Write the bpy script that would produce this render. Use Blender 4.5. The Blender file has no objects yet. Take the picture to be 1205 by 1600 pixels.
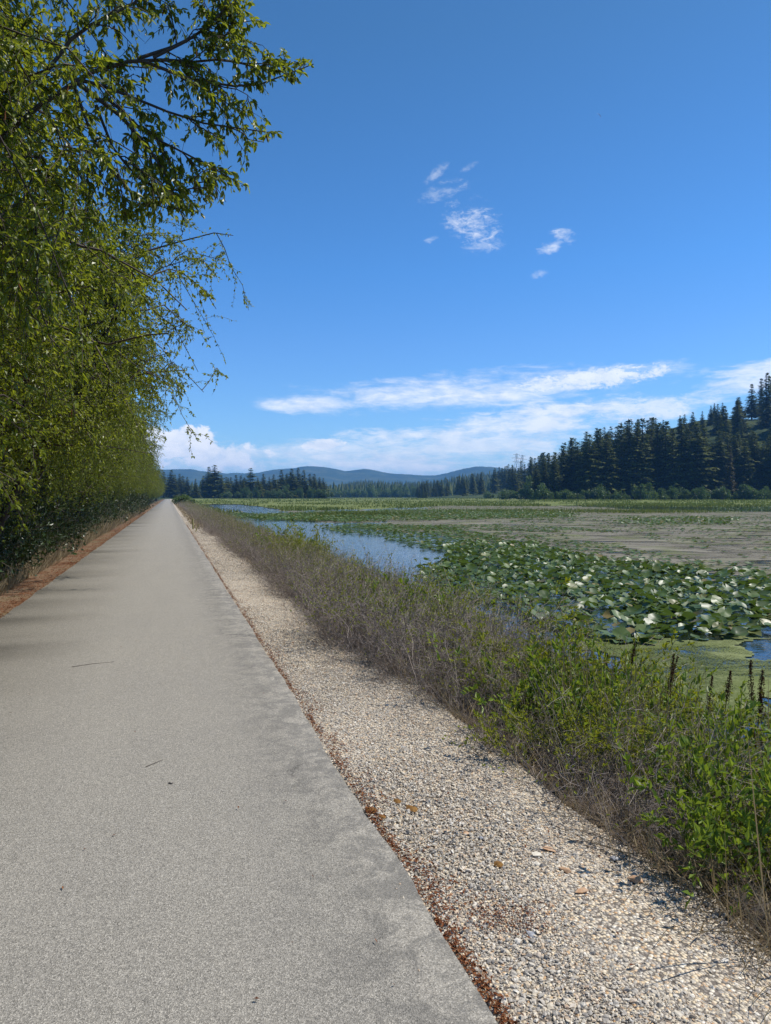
import bpy, math
import numpy as np
from mathutils import Vector, Matrix

sc = bpy.context.scene
COL = sc.collection
R = math.radians
rng = np.random.default_rng(7)

# ------------------------------------------------------------------ camera
CAM_Z, YAW, PITCH, F = 1.57, R(17.0), R(1.24), 1110.0      # F: focal length in pixels of the 1205x1600 photograph
cam = bpy.data.cameras.new('camera')
cam.sensor_fit = 'VERTICAL'; cam.sensor_height = 24.0; cam.lens = 24.0 * F / 1600.0
cam.clip_start = 0.05; cam.clip_end = 40000.0
camo = bpy.data.objects.new('camera', cam); COL.objects.link(camo)
camo.location = (0, 0, CAM_Z); camo.rotation_euler = (math.pi / 2 - PITCH, 0, -YAW)
sc.camera = camo

# ------------------------------------------------------------------ sun, exposure
SUN_EL, SUN_AZ = R(54.5), R(97)          # azimuth clockwise from +Y (the direction of the path)
sun_dir = Vector((math.sin(SUN_AZ) * math.cos(SUN_EL), math.cos(SUN_AZ) * math.cos(SUN_EL), math.sin(SUN_EL)))
sl = bpy.data.lights.new('sun', 'SUN'); sl.energy = 4.4; sl.angle = R(0.55); sl.color = (1.0, 0.955, 0.89)
so = bpy.data.objects.new('sun', sl); COL.objects.link(so)
so.rotation_euler = (-sun_dir).to_track_quat('-Z', 'Y').to_euler(); so.location = (60, 0, 90)
sc.view_settings.view_transform = 'Standard'; sc.view_settings.look = 'None'
sc.view_settings.gamma = 1.0; sc.view_settings.use_curve_mapping = False
sc.view_settings.exposure = 0.32
sc.render.engine = 'CYCLES'
sc.cycles.max_bounces = 8; sc.cycles.diffuse_bounces = 3; sc.cycles.glossy_bounces = 3
sc.cycles.transparent_max_bounces = 12; sc.cycles.volume_bounces = 1; sc.cycles.transmission_bounces = 3
sc.cycles.sample_clamp_indirect = 4.0
sc.cycles.use_denoising = True

# picture rays -> places in the world (used to lay the place out from the survey of the photograph)
_f = np.array([math.sin(YAW) * math.cos(PITCH), math.cos(YAW) * math.cos(PITCH), -math.sin(PITCH)])
_r = np.array([math.cos(YAW), -math.sin(YAW), 0.0])
_u = np.cross(_r, _f)
def ray(px, py):
    px = np.asarray(px, float)[..., None]; py = np.asarray(py, float)[..., None]
    return _f + (px - 602.5) / F * _r - (py - 800.0) / F * _u
def on_plane(px, py, z):
    d = ray(px, py); t = (z - CAM_Z) / d[..., 2:3]
    return d * t + np.array([0, 0, CAM_Z])
def at_depth(px, py, depth):
    return ray(px, py) * np.asarray(depth, float)[..., None] + np.array([0, 0, CAM_Z])
def ground_uv(px, depth):               # x, y of the point at that depth along the view
    d = ray(px, 776.0); return d[..., 0] * depth, d[..., 1] * depth
def to_px(P):
    P = np.asarray(P, float) - np.array([0, 0, CAM_Z])
    z = P @ _f; return 602.5 + F * (P @ _r) / z, 800 - F * (P @ _u) / z, z

# ------------------------------------------------------------------ node helpers
ords = 'second third fourth fifth sixth seventh eighth ninth tenth eleventh twelfth thirteenth fourteenth fifteenth sixteenth seventeenth eighteenth nineteenth twentieth'.split()
ORD = ['nearest'] + ords + 'twenty-first twenty-second twenty-third twenty-fourth twenty-fifth twenty-sixth'.split()
class NT:
    def __init__(s, nt): s.nt = nt; s.n = nt.nodes; s.l = nt.links
    def new(s, t, **kw):
        nd = s.n.new(t)
        for k, v in kw.items(): setattr(nd, k, v)
        return nd
    def put(s, sock, v):
        if v is None: return
        if isinstance(v, bpy.types.NodeSocket): s.l.new(v, sock)
        else:
            if hasattr(sock.default_value, '__len__') and not hasattr(v, '__len__'): v = [v] * len(sock.default_value)
            if hasattr(v, '__len__') and len(v) == 3 and len(sock.default_value) == 4: v = (*v, 1.0)
            sock.default_value = v
    def m(s, op, a, b=None, c=None, clamp=False):
        nd = s.new('ShaderNodeMath', operation=op); nd.use_clamp = clamp
        for i, v in enumerate((a, b, c)):
            if v is not None: s.put(nd.inputs[i], v)
        return nd.outputs[0]
    def mix(s, f, a, b, mode='MIX'):
        nd = s.new('ShaderNodeMix', data_type='RGBA', blend_type=mode); nd.clamp_factor = True
        s.put(nd.inputs['Factor'], f)
        s.put(nd.inputs[6], a); s.put(nd.inputs[7], b)
        return nd.outputs[2]
    def ramp(s, f, stops, interp='LINEAR'):
        nd = s.new('ShaderNodeValToRGB'); cr = nd.color_ramp; cr.interpolation = interp
        while len(cr.elements) < len(stops): cr.elements.new(0.5)
        for e, (p, c) in zip(cr.elements, stops):
            e.position = p
            if not hasattr(c, '__len__'): c = (c, c, c)
            e.color = (*c, 1)
        s.put(nd.inputs[0], f); return nd.outputs[0]
    def noise(s, vec, scale, detail=4, rough=0.55, dist=0.0, out=0):
        nd = s.new('ShaderNodeTexNoise'); s.put(nd.inputs['Vector'], vec)
        nd.inputs['Scale'].default_value = scale; nd.inputs['Detail'].default_value = detail
        nd.inputs['Roughness'].default_value = rough; nd.inputs['Distortion'].default_value = dist
        return nd.outputs[out]
    def vor(s, vec, scale, feature='F1'):
        nd = s.new('ShaderNodeTexVoronoi', feature=feature); s.put(nd.inputs['Vector'], vec)
        nd.inputs['Scale'].default_value = scale; return nd
    def sstep(s, v, a, b):
        nd = s.new('ShaderNodeMapRange', interpolation_type='SMOOTHSTEP')
        s.put(nd.inputs[0], v); s.put(nd.inputs[1], a); s.put(nd.inputs[2], b)
        nd.inputs[3].default_value = 0; nd.inputs[4].default_value = 1; return nd.outputs[0]
    def vmul(s, vec, xyz):
        nd = s.new('ShaderNodeVectorMath', operation='MULTIPLY'); s.put(nd.inputs[0], vec); nd.inputs[1].default_value = xyz
        return nd.outputs[0]
    def bump(s, h, strength, dist):
        nd = s.new('ShaderNodeBump'); nd.inputs['Strength'].default_value = strength
        nd.inputs['Distance'].default_value = dist; s.put(nd.inputs['Height'], h); return nd.outputs[0]

def material(name):
    m = bpy.data.materials.new(name); m.use_nodes = True
    nt = NT(m.node_tree); nt.n.clear()
    nt.out = nt.new('ShaderNodeOutputMaterial')
    return m, nt
def principled(nt, color, rough=0.8, spec=0.3, normal=None, **kw):
    b = nt.new('ShaderNodeBsdfPrincipled')
    nt.put(b.inputs['Base Color'], color); nt.put(b.inputs['Roughness'], rough)
    nt.put(b.inputs['Specular IOR Level'], spec)
    if normal is not None: nt.put(b.inputs['Normal'], normal)
    for k, v in kw.items(): nt.put(b.inputs[k], v)
    return b.outputs[0]
def pos(nt): return nt.new('ShaderNodeNewGeometry').outputs['Position']

# ------------------------------------------------------------------ world: sky and clouds
world = bpy.data.worlds.new('World'); sc.world = world; world.use_nodes = True
w = NT(world.node_tree); w.n.clear()
SKY_STRENGTH = 0.095
sky = w.new('ShaderNodeTexSky', sky_type='NISHITA', sun_disc=False)
sky.sun_elevation = SUN_EL; sky.sun_rotation = SUN_AZ
sky.altitude = 700; sky.air_density = 1.0; sky.dust_density = 0.25; sky.ozone_density = 2.2
hs = w.new('ShaderNodeHueSaturation'); hs.inputs['Saturation'].default_value = 1.2; hs.inputs['Value'].default_value = 1.0
w.put(hs.inputs['Color'], sky.outputs[0])
tint = w.new('ShaderNodeVectorMath', operation='MULTIPLY'); w.put(tint.inputs[0], hs.outputs[0]); tint.inputs[1].default_value = (0.72, 1.03, 1.27)
dirv = w.new('ShaderNodeTexCoord').outputs['Generated']
sx = w.new('ShaderNodeSeparateXYZ'); w.put(sx.inputs[0], dirv)
az = w.m('ARCTAN2', sx.outputs[0], sx.outputs[1])
el = w.m('ARCSINE', sx.outputs[2])
wc = w.new('ShaderNodeCombineXYZ'); w.put(wc.inputs[0], az); w.put(wc.inputs[1], el)
uv = wc.outputs[0]
grad = w.ramp(w.m('DIVIDE', el, 0.8), [(0.0, (1.15, 1.05, 1.05)), (0.26, (1.18, 1.09, 1.12)), (0.38, (1.07, 1.11, 1.13)), (0.72, (1.12, 1.03, 0.90)), (1.0, (1.1, 1.0, 0.86))])
gm = w.new('ShaderNodeVectorMath', operation='MULTIPLY'); w.put(gm.inputs[0], tint.outputs[0]); w.put(gm.inputs[1], grad)
nz_wide = w.noise(w.vmul(uv, (7, 34, 1)), 1.0, 7, 0.62, 0.4)
nz_fine = w.noise(w.vmul(uv, (26, 70, 1)), 1.0, 6, 0.65, 0.8)
nz_puff = w.noise(w.vmul(uv, (34, 46, 1)), 1.0, 9, 0.62, 0.25)
nz_wide = w.m('ADD', w.m('MULTIPLY', nz_wide, 0.62), w.m('MULTIPLY', w.noise(w.vmul(uv, (34, 120, 1)), 1.0, 8, 0.65, 0.5), 0.38))
nz_fine = w.m('ADD', w.m('MULTIPLY', nz_fine, 0.6), w.m('MULTIPLY', w.noise(w.vmul(uv, (110, 200, 1)), 1.0, 7, 0.68, 0.6), 0.4))
def aim(px, py):
    d = ray(px, py); return math.atan2(d[0], d[1]), math.asin(d[2] / np.linalg.norm(d))
def blob(px, py, hw, hh, tilt, soft, nzs, amp, gain=1.0):
    a0, e0 = aim(px, py)
    kx = hw / F * math.cos(e0); ky = hh / F
    da = w.m('SUBTRACT', az, a0); de = w.m('SUBTRACT', el, e0)
    c, s_ = math.cos(tilt), math.sin(tilt)
    u = w.m('ADD', w.m('MULTIPLY', da, c / kx), w.m('MULTIPLY', de, s_ / kx))
    v = w.m('ADD', w.m('MULTIPLY', da, -s_ / ky), w.m('MULTIPLY', de, c / ky))
    d2 = w.m('ADD', w.m('MULTIPLY', u, u), w.m('MULTIPLY', v, v))
    t = w.m('ADD', w.m('SUBTRACT', 1.0, d2), w.m('MULTIPLY', w.m('SUBTRACT', nzs, 0.5), amp))
    return w.m('MULTIPLY', w.sstep(t, 0.0, soft), gain)
clouds = [
    blob(730, 611, 345, 32, R(3.2), 1.8, nz_wide, 4.6, 0.9),
    blob(480, 631, 92, 18, R(3), 1.4, nz_wide, 3.2, 0.9),
    blob(920, 592, 130, 18, R(4), 0.9, nz_fine, 4.4, 0.8),
    blob(800, 664, 300, 34, R(6), 1.2, nz_wide, 5.2, 0.82),
    blob(1010, 640, 90, 22, R(3), 1.1, nz_fine, 4.4, 0.7),
    blob(1160, 598, 110, 24, R(14), 1.3, nz_wide, 5.2, 0.7),
    blob(690, 697, 320, 26, R(3), 1.2, nz_wide, 4.6, 0.75),
    blob(500, 697, 55, 11, R(8), 0.8, nz_fine, 4.0, 0.95),
    blob(298, 694, 58, 30, 0.0, 0.45, nz_puff, 3.2, 1.0),
    blob(345, 715, 95, 26, 0.0, 0.8, nz_puff, 3.4, 0.95),
    blob(240, 700, 60, 36, 0.0, 0.7, nz_puff, 3.2, 0.95),
    blob(560, 722, 460, 38, 0.0, 1.5, nz_wide, 4.2, 0.95),
    blob(738, 350, 50, 30, R(-20), 2.4, nz_fine, 7.5, 0.62),
    blob(755, 386, 44, 11, R(8), 2.2, nz_fine, 6.0, 0.42),
    blob(692, 300, 50, 11, R(12), 2.2, nz_fine, 6.5, 0.36),
    blob(705, 284, 30, 5, R(5), 1.8, nz_fine, 6.0, 0.42),
    blob(683, 269, 26, 8, R(35), 1.9, nz_fine, 6.5, 0.3),
    blob(735, 261, 16, 5, R(20), 1.9, nz_fine, 5.5, 0.3),
    blob(674, 374, 14, 5, R(15), 1.9, nz_fine, 5.5, 0.4),
    blob(880, 368, 22, 11, R(-15), 1.9, nz_fine, 5.5, 0.75),
    blob(858, 387, 21, 10, R(10), 2.0, nz_fine, 5.5, 0.62),
    blob(844, 428, 16, 6, R(8), 2.0, nz_fine, 5.5, 0.36),
]
mask = clouds[0]
for c in clouds[1:]: mask = w.m('MAXIMUM', mask, c)
# the same thin bank of cloud goes on all round the horizon
band = w.m('MULTIPLY', w.m('MULTIPLY', w.sstep(el, 0.11, 0.0), w.sstep(nz_wide, 0.5, 0.72)), 0.5)
mask = w.m('MAXIMUM', mask, band)
shade = w.ramp(w.m('ADD', w.m('MULTIPLY', nz_puff, 0.6), w.m('MULTIPLY', nz_wide, 0.4)), [(0.36, (0.70, 0.77, 0.87)), (0.56, (0.98, 0.98, 0.99))])
ccol = w.new('ShaderNodeVectorMath', operation='SCALE'); w.put(ccol.inputs[0], shade); ccol.inputs['Scale'].default_value = 0.98 / SKY_STRENGTH
mixed = w.mix(mask, gm.outputs[0], ccol.outputs[0])
bg = w.new('ShaderNodeBackground'); w.put(bg.inputs[0], mixed); bg.inputs[1].default_value = SKY_STRENGTH
wo = w.new('ShaderNodeOutputWorld'); w.l.new(bg.outputs[0], wo.inputs[0])

# ------------------------------------------------------------------ numpy mesh kit
def vnoise(x, y, seed=0):
    x = np.asarray(x, float); y = np.asarray(y, float)
    xi = np.floor(x).astype(np.int64); yi = np.floor(y).astype(np.int64)
    fx = x - xi; fy = y - yi; fx = fx * fx * (3 - 2 * fx); fy = fy * fy * (3 - 2 * fy)
    def h(i, j):
        n = (i * 374761393 + j * 668265263 + seed * 1442695041) & 0x7fffffff
        n = ((n ^ (n >> 13)) * 1274126177) & 0x7fffffff
        return ((n ^ (n >> 16)) & 0xffff) / 65535.0
    return (h(xi, yi) * (1 - fx) + h(xi + 1, yi) * fx) * (1 - fy) + (h(xi, yi + 1) * (1 - fx) + h(xi + 1, yi + 1) * fx) * fy
def fbm(x, y, seed=0, oct=4):
    s = 0; a = 0.5; t = 0
    for k in range(oct):
        s = s + a * vnoise(x * 2 ** k, y * 2 ** k, seed + k * 17); t += a; a *= 0.5
    return s / t
def smooth(x, a, b):
    t = np.clip((x - a) / (b - a), 0, 1); return t * t * (3 - 2 * t)
def nrm(v): return v / np.maximum(np.linalg.norm(v, axis=-1, keepdims=True), 1e-9)

class MB:
    def __init__(s): s.v = []; s.f = {3: [], 4: []}; s.c = []; s.n = 0
    def add(s, V, faces, col=None):
        V = np.asarray(V, float).reshape(-1, 3)
        for fc in (faces if isinstance(faces, (list, tuple)) else [faces]):
            fc = np.asarray(fc, np.int64); s.f[fc.shape[1]].append(fc + s.n)
        s.v.append(V); s.n += len(V)
        if col is not None: s.c.append(np.broadcast_to(np.asarray(col, float), (len(V), 3)))
        return s
    def mesh(s, name, mat, smooth_shade=False):
        me = bpy.data.meshes.new(name)
        V = np.concatenate(s.v) if s.v else np.zeros((0, 3))
        loops = []; starts = []; o = 0
        for k in (3, 4):
            if s.f[k]:
                a = np.concatenate(s.f[k]); loops.append(a.ravel()); starts.append(o + np.arange(len(a)) * k); o += a.size
        L = np.concatenate(loops).astype(np.int32); S = np.concatenate(starts).astype(np.int32)
        me.vertices.add(len(V)); me.vertices.foreach_set('co', V.astype(np.float32).ravel())
        me.loops.add(len(L)); me.loops.foreach_set('vertex_index', L)
        me.polygons.add(len(S)); me.polygons.foreach_set('loop_start', S)
        if smooth_shade: me.polygons.foreach_set('use_smooth', np.ones(len(S), bool))
        else: me.polygons.foreach_set('use_smooth', np.zeros(len(S), bool))
        me.update(calc_edges=True)
        if s.c:
            C = np.concatenate(s.c); C = np.concatenate([C, np.ones((len(C), 1))], 1)
            at = me.color_attributes.new('tint', 'FLOAT_COLOR', 'POINT'); at.data.foreach_set('color', C.astype(np.float32).ravel())
        if mat: me.materials.append(mat)
        return me
def link(name, data, parent=None, loc=None, kind=None):
    o = bpy.data.objects.new(name, data); COL.objects.link(o)
    if parent: o.parent = parent
    if loc is not None: o.location = loc
    if kind: o['kind'] = kind
    return o
def tag(o, label, cat, group=None):
    o['label'] = label; o['category'] = cat
    if group: o['group'] = group
    return o
def root(name, loc, label, cat, group=None, rz=0, s=1.0):
    o = link(name, None, loc=loc); o.rotation_euler = (0, 0, rz); o.scale = (s, s, s) if not hasattr(s, '__len__') else s
    o.empty_display_size = 0.2
    return tag(o, label, cat, group)
def parts(parent, specs):               # (name, mesh, kind)
    for nm, me, kd in specs: link(nm, me, parent, kind=kd)

def tubes(P, Rr, sides=3):              # P (B,K,3), Rr (B,K)
    P = np.asarray(P, float); B, K, _ = P.shape
    Rr = np.broadcast_to(np.asarray(Rr, float), (B, K))
    T = nrm(np.gradient(P, axis=1))
    ref = np.where(np.abs(T[..., 2:3]) > 0.9, np.array([1., 0, 0]), np.array([0, 0, 1.]))
    n1 = nrm(np.cross(T, ref)); n2 = np.cross(T, n1)
    a = np.arange(sides) * 2 * np.pi / sides
    V = P[:, :, None, :] + Rr[:, :, None, None] * (np.cos(a)[:, None] * n1[:, :, None, :] + np.sin(a)[:, None] * n2[:, :, None, :])
    b, k, s = np.meshgrid(np.arange(B), np.arange(K - 1), np.arange(sides), indexing='ij')
    i = lambda kk, ss: (b * K + kk) * sides + ss % sides
    Fq = np.stack([i(k, s), i(k, s + 1), i(k + 1, s + 1), i(k + 1, s)], -1).reshape(-1, 4)
    return V.reshape(-1, 3), Fq

def leaves(C, D, N, L, W, detail=0, fold=0.25, curl=0.15):
    n = len(C); D = nrm(D); S = nrm(np.cross(D, N)); U = np.cross(S, D)
    L = np.broadcast_to(L, n)[:, None, None]; W = np.broadcast_to(W, n)[:, None, None]
    if detail == 0:
        t = np.array([[0, 0, 0], [.45, .5, fold], [1, 0, -curl], [.45, -.5, fold]])
        f = [np.array([[0, 1, 2], [0, 2, 3]])]
    else:
        t = np.array([[0, 0, 0], [.28, .46, fold], [.66, .36, fold * .7], [1, 0, -curl], [.66, -.36, fold * .7], [.28, -.46, fold], [.4, 0, .02]])
        f = [np.array([[0, 6, 1], [1, 6, 2], [2, 6, 3], [3, 6, 4], [4, 6, 5], [5, 6, 0]])]
    k = len(t)
    V = C[:, None, :] + t[:, 0][None, :, None] * L * D[:, None, :] + t[:, 1][None, :, None] * W * S[:, None, :] + t[:, 2][None, :, None] * W * U[:, None, :]
    o = (np.arange(n) * k)[:, None, None]
    return V.reshape(-1, 3), [(a[None] + o).reshape(-1, a.shape[1]) for a in f]

def runit(g, n):
    v = g.normal(size=(n, 3)); return nrm(v)
def curve(p0, d, L, K, droop, wob, g):
    n = len(p0); s = np.linspace(0, 1, K)[None, :, None]
    Lx = np.broadcast_to(np.asarray(L, float), n)[:, None, None]; dr = np.broadcast_to(np.asarray(droop, float), n)[:, None, None]
    P = p0[:, None, :] + d[:, None, :] * Lx * s + np.array([0, 0, -1.0]) * Lx * dr * s ** 2
    w_ = np.cumsum(g.normal(size=(n, K, 3)), 1); w_ -= w_[:, :1]
    return P + w_ * wob * Lx / K
def spawn(P, per, t0, t1, Lr, mixd, bias, droop, K, wob, g):
    B, KK, _ = P.shape
    idx = np.repeat(np.arange(B), per); n = len(idx)
    t = g.uniform(t0, t1, n) * (KK - 1); i = np.minimum(t.astype(int), KK - 2); fr = (t - i)[:, None]
    p0 = P[idx, i] * (1 - fr) + P[idx, i + 1] * fr; tg = nrm(P[idx, i + 1] - P[idx, i])
    d = nrm(tg * mixd + runit(g, n) + np.asarray(bias))
    return curve(p0, d, g.uniform(*Lr, n), K, droop, wob, g), idx
def leaf_cloud(P, per, L, W, g, hang=0.5, detail=0, t0=0.1, out=0.9):
    B, KK, _ = P.shape
    idx = np.repeat(np.arange(B), per); n = len(idx)
    t = g.uniform(t0, 1.0, n) * (KK - 1); i = np.minimum(t.astype(int), KK - 2); fr = (t - i)[:, None]
    p0 = P[idx, i] * (1 - fr) + P[idx, i + 1] * fr; tg = nrm(P[idx, i + 1] - P[idx, i])
    d = nrm(tg * 0.7 + runit(g, n) * out + np.array([0, 0, -hang]))
    N = nrm(runit(g, n) * 0.8 + np.array([0.15, 0, 0.7]))
    ll = L * g.uniform(0.65, 1.2, n)
    return p0, d, N, ll, W / L * ll * g.uniform(.85, 1.15, n)

# ------------------------------------------------------------------ materials
def leaf_material(name, stops, translucency=0.35, tcol=(0.22, 0.34, 0.03), rough=0.42, spec=0.45, vary=0.5, clump=1.2):
    m, nt = material(name)
    geo = nt.new('ShaderNodeNewGeometry'); oi = nt.new('ShaderNodeObjectInfo')
    rnd = nt.m('FRACT', nt.m('ADD', geo.outputs['Random Per Island'], nt.m('MULTIPLY', oi.outputs['Random'], 0.35)))
    nz = nt.noise(geo.outputs['Position'], clump, 2, 0.5)
    f = nt.m('ADD', nt.m('MULTIPLY', geo.outputs['Random Per Island'], vary), nt.m('MULTIPLY', nz, 1 - vary))
    f = nt.m('ADD', f, nt.m('MULTIPLY', nt.m('SUBTRACT', oi.outputs['Random'], 0.5), 0.22))
    c = nt.ramp(f, stops)
    b = principled(nt, c, rough, spec)
    tr = nt.new('ShaderNodeBsdfTranslucent'); nt.put(tr.inputs[0], nt.mix(0.5, c, tcol))
    mx = nt.new('ShaderNodeMixShader'); mx.inputs[0].default_value = translucency
    nt.l.new(b, mx.inputs[1]); nt.l.new(tr.outputs[0], mx.inputs[2]); nt.l.new(mx.outputs[0], nt.out.inputs[0])
    return m
M = {}
M['tree_leaf'] = leaf_material('tree_leaf', [(0.15, (0.045, 0.08, 0.012)), (0.5, (0.145, 0.185, 0.017)), (0.85, (0.29, 0.32, 0.036))], 0.5, (0.48, 0.52, 0.02), 0.38, 0.5, 0.5, 0.6)
M['under_leaf_shade'] = leaf_material('under_leaf_shade', [(0.2, (0.014, 0.03, 0.007)), (0.8, (0.045, 0.075, 0.015))], 0.15, (0.12, 0.18, 0.02))  # canopy shade is painted into these darkened leaf colours
M['shrub_leaf'] = leaf_material('shrub_leaf', [(0.12, (0.06, 0.085, 0.013)), (0.5, (0.19, 0.22, 0.02)), (0.88, (0.40, 0.40, 0.028))], 0.38, (0.5, 0.52, 0.02), 0.5, 0.3)
M['broad_leaf'] = leaf_material('broad_leaf', [(0.15, (0.05, 0.10, 0.012)), (0.5, (0.13, 0.20, 0.022)), (0.9, (0.28, 0.36, 0.04))], 0.38, (0.4, 0.5, 0.03), 0.45, 0.35)
M['far_leaf'] = leaf_material('far_leaf', [(0.2, (0.04, 0.075, 0.02)), (0.8, (0.10, 0.15, 0.035))], 0.3, clump=0.2)
M['pale_leaf'] = leaf_material('pale_leaf', [(0.2, (0.07, 0.11, 0.02)), (0.8, (0.16, 0.21, 0.04))], 0.3, clump=0.2)
M['conifer'] = leaf_material('conifer_needles', [(0.15, (0.045, 0.058, 0.013)), (0.5, (0.10, 0.12, 0.024)), (0.9, (0.19, 0.205, 0.036))], 0.22, (0.2, 0.22, 0.025), 0.6, 0.2, 0.5, 0.12)
M['brown_conifer'] = leaf_material('brown_needles', [(0.15, (0.05, 0.045, 0.014)), (0.9, (0.13, 0.10, 0.03))], 0.15, (0.14, 0.11, 0.02), 0.6, 0.2)
M['seed'] = leaf_material('dock_seed', [(0.2, (0.035, 0.016, 0.009)), (0.9, (0.12, 0.05, 0.026))], 0.1, (0.08, 0.03, 0.01), 0.8, 0.1)
M['catkin'] = leaf_material('catkin', [(0.2, (0.10, 0.035, 0.012)), (0.9, (0.2, 0.08, 0.025))], 0.2, (0.2, 0.06, 0.01), 0.8, 0.1)
M['grass'] = leaf_material('marsh_grass', [(0.1, (0.06, 0.10, 0.02)), (0.5, (0.12, 0.16, 0.035)), (0.9, (0.24, 0.22, 0.08))], 0.3, (0.3, 0.34, 0.05), 0.6, 0.2, 0.5, 0.05)
M['dry_grass'] = leaf_material('dry_grass', [(0.1, (0.16, 0.115, 0.06)), (0.9, (0.42, 0.34, 0.2))], 0.2, (0.4, 0.3, 0.15), 0.7, 0.2)
M['litter'] = leaf_material('leaf_litter', [(0.1, (0.07, 0.022, 0.010)), (0.5, (0.19, 0.062, 0.022)), (0.9, (0.32, 0.15, 0.06))], 0.08, (0.2, 0.06, 0.02), 0.8, 0.15)
def stem_material(name, c1, c2, sc_=6.0):
    m, nt = material(name); geo = nt.new('ShaderNodeNewGeometry')
    f = nt.m('ADD', nt.m('MULTIPLY', geo.outputs['Random Per Island'], 0.6), nt.m('MULTIPLY', nt.noise(geo.outputs['Position'], sc_, 3), 0.4))
    nt.l.new(principled(nt, nt.ramp(f, [(0.1, c1), (0.9, c2)]), 0.8, 0.2), nt.out.inputs[0]); return m
M['bark'] = stem_material('bark', (0.035, 0.026, 0.02), (0.12, 0.095, 0.075), 14)
M['conifer_bark'] = stem_material('conifer_bark', (0.04, 0.028, 0.02), (0.10, 0.07, 0.05), 3)
M['twig'] = stem_material('dry_twig', (0.09, 0.068, 0.056), (0.44, 0.37, 0.31), 4)
M['green_stem'] = stem_material('green_stem', (0.06, 0.05, 0.02), (0.18, 0.15, 0.06), 4)

def asphalt():
    m, nt = material('asphalt'); p = pos(nt)
    v1 = nt.vor(p, 250.0); v2 = nt.vor(p, 140.0)
    sp = nt.new('ShaderNodeSeparateColor'); nt.put(sp.inputs[0], v1.outputs['Color'])
    chip = nt.ramp(sp.outputs[0], [(0.0, (0.10, 0.095, 0.086)), (0.3, (0.19, 0.181, 0.163)), (0.75, (0.27, 0.257, 0.232)), (0.96, (0.42, 0.40, 0.36))])
    sp2 = nt.new('ShaderNodeSeparateColor'); nt.put(sp2.inputs[0], v2.outputs['Color'])
    c = nt.mix(0.3, chip, nt.ramp(sp2.outputs[1], [(0, (0.10, 0.095, 0.085)), (1, (0.33, 0.31, 0.275))]))
    big = nt.noise(p, 0.9, 5, 0.6); mid = nt.noise(nt.vmul(p, (3.0, 0.5, 1)), 1.0, 4, 0.6)
    c = nt.mix(1.0, c, nt.ramp(nt.m('ADD', nt.m('MULTIPLY', big, .5), nt.m('MULTIPLY', mid, .5)), [(0.3, (0.95, 0.95, 0.955)), (0.7, (1.05, 1.045, 1.03))]), 'MULTIPLY')
    c = nt.mix(1.0, c, (1.20, 1.155, 1.06), 'MULTIPLY')
    s = nt.new('ShaderNodeSeparateXYZ'); nt.put(s.inputs[0], p)
    # crumbling, darker right-hand edge and a few patches of old crack
    edge = nt.m('MULTIPLY', nt.sstep(s.outputs[0], 0.2, 0.95), nt.sstep(nt.noise(p, 5.5, 8, 0.8, 0.8), 0.42, 0.58))
    c = nt.mix(nt.m('MULTIPLY', edge, 0.55), c, (0.075, 0.072, 0.066))
    ck = nt.vor(nt.new('ShaderNodeVectorMath', operation='ADD').outputs[0], 1.0, 'DISTANCE_TO_EDGE'); av = ck.inputs['Vector'].links[0].from_node
    nt.put(av.inputs[0], nt.vmul(p, (1.9, 2.6, 1))); nt.put(av.inputs[1], nt.vmul(nt.noise(p, 3.0, 6, 0.7, out=1), (1.1, 1.1, 0)))
    crack = nt.m('MULTIPLY', nt.sstep(ck.outputs['Distance'], 0.022, 0.006), nt.m('MULTIPLY', nt.sstep(s.outputs[0], 0.25, 0.85), nt.sstep(nt.noise(p, 0.7, 3), 0.5, 0.6)))
    c = nt.mix(nt.m('MULTIPLY', crack, 0.7), c, (0.03, 0.028, 0.025))
    c = nt.mix(nt.m('MULTIPLY', nt.sstep(nt.noise(nt.vmul(p, (1, 1.6, 1)), 1.3, 8, 0.8, 1.0), 0.64, 0.72), 0.3), c, (0.06, 0.055, 0.05))
    h = nt.m('ADD', v1.outputs['Distance'], nt.m('MULTIPLY', sp.outputs[1], 0.4))
    nt.l.new(principled(nt, c, 0.85, 0.3, nt.bump(h, 0.55, 0.004)), nt.out.inputs[0]); return m
M['asphalt'] = asphalt()
GRAVEL_STOPS = [(0.0, (0.11, 0.092, 0.07)), (0.14, (0.28, 0.241, 0.196)), (0.32, (0.47, 0.409, 0.321)), (0.55, (0.62, 0.536, 0.397)), (0.73, (0.7, 0.562, 0.364)), (0.85, (0.5, 0.304, 0.149)), (0.92, (0.74, 0.649, 0.504)), (1.0, (0.8, 0.738, 0.625))]
def gravel():
    m, nt = material('gravel'); p = pos(nt)
    v = nt.vor(p, 75.0); sp = nt.new('ShaderNodeSeparateColor'); nt.put(sp.inputs[0], v.outputs['Color'])
    c = nt.ramp(sp.outputs[0], GRAVEL_STOPS)
    c = nt.mix(nt.sstep(v.outputs['Distance'], 0.45, 0.75), c, (0.15, 0.125, 0.10))
    c = nt.mix(nt.m('MULTIPLY', nt.sstep(nt.noise(p, 1.6, 5, 0.6), 0.55, 0.7), 0.35), c, (0.22, 0.15, 0.10))
    nt.l.new(principled(nt, c, 0.85, 0.25, nt.bump(nt.m('SUBTRACT', 1.0, v.outputs['Distance']), 0.9, 0.01)), nt.out.inputs[0]); return m
M['gravel'] = gravel()
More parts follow.
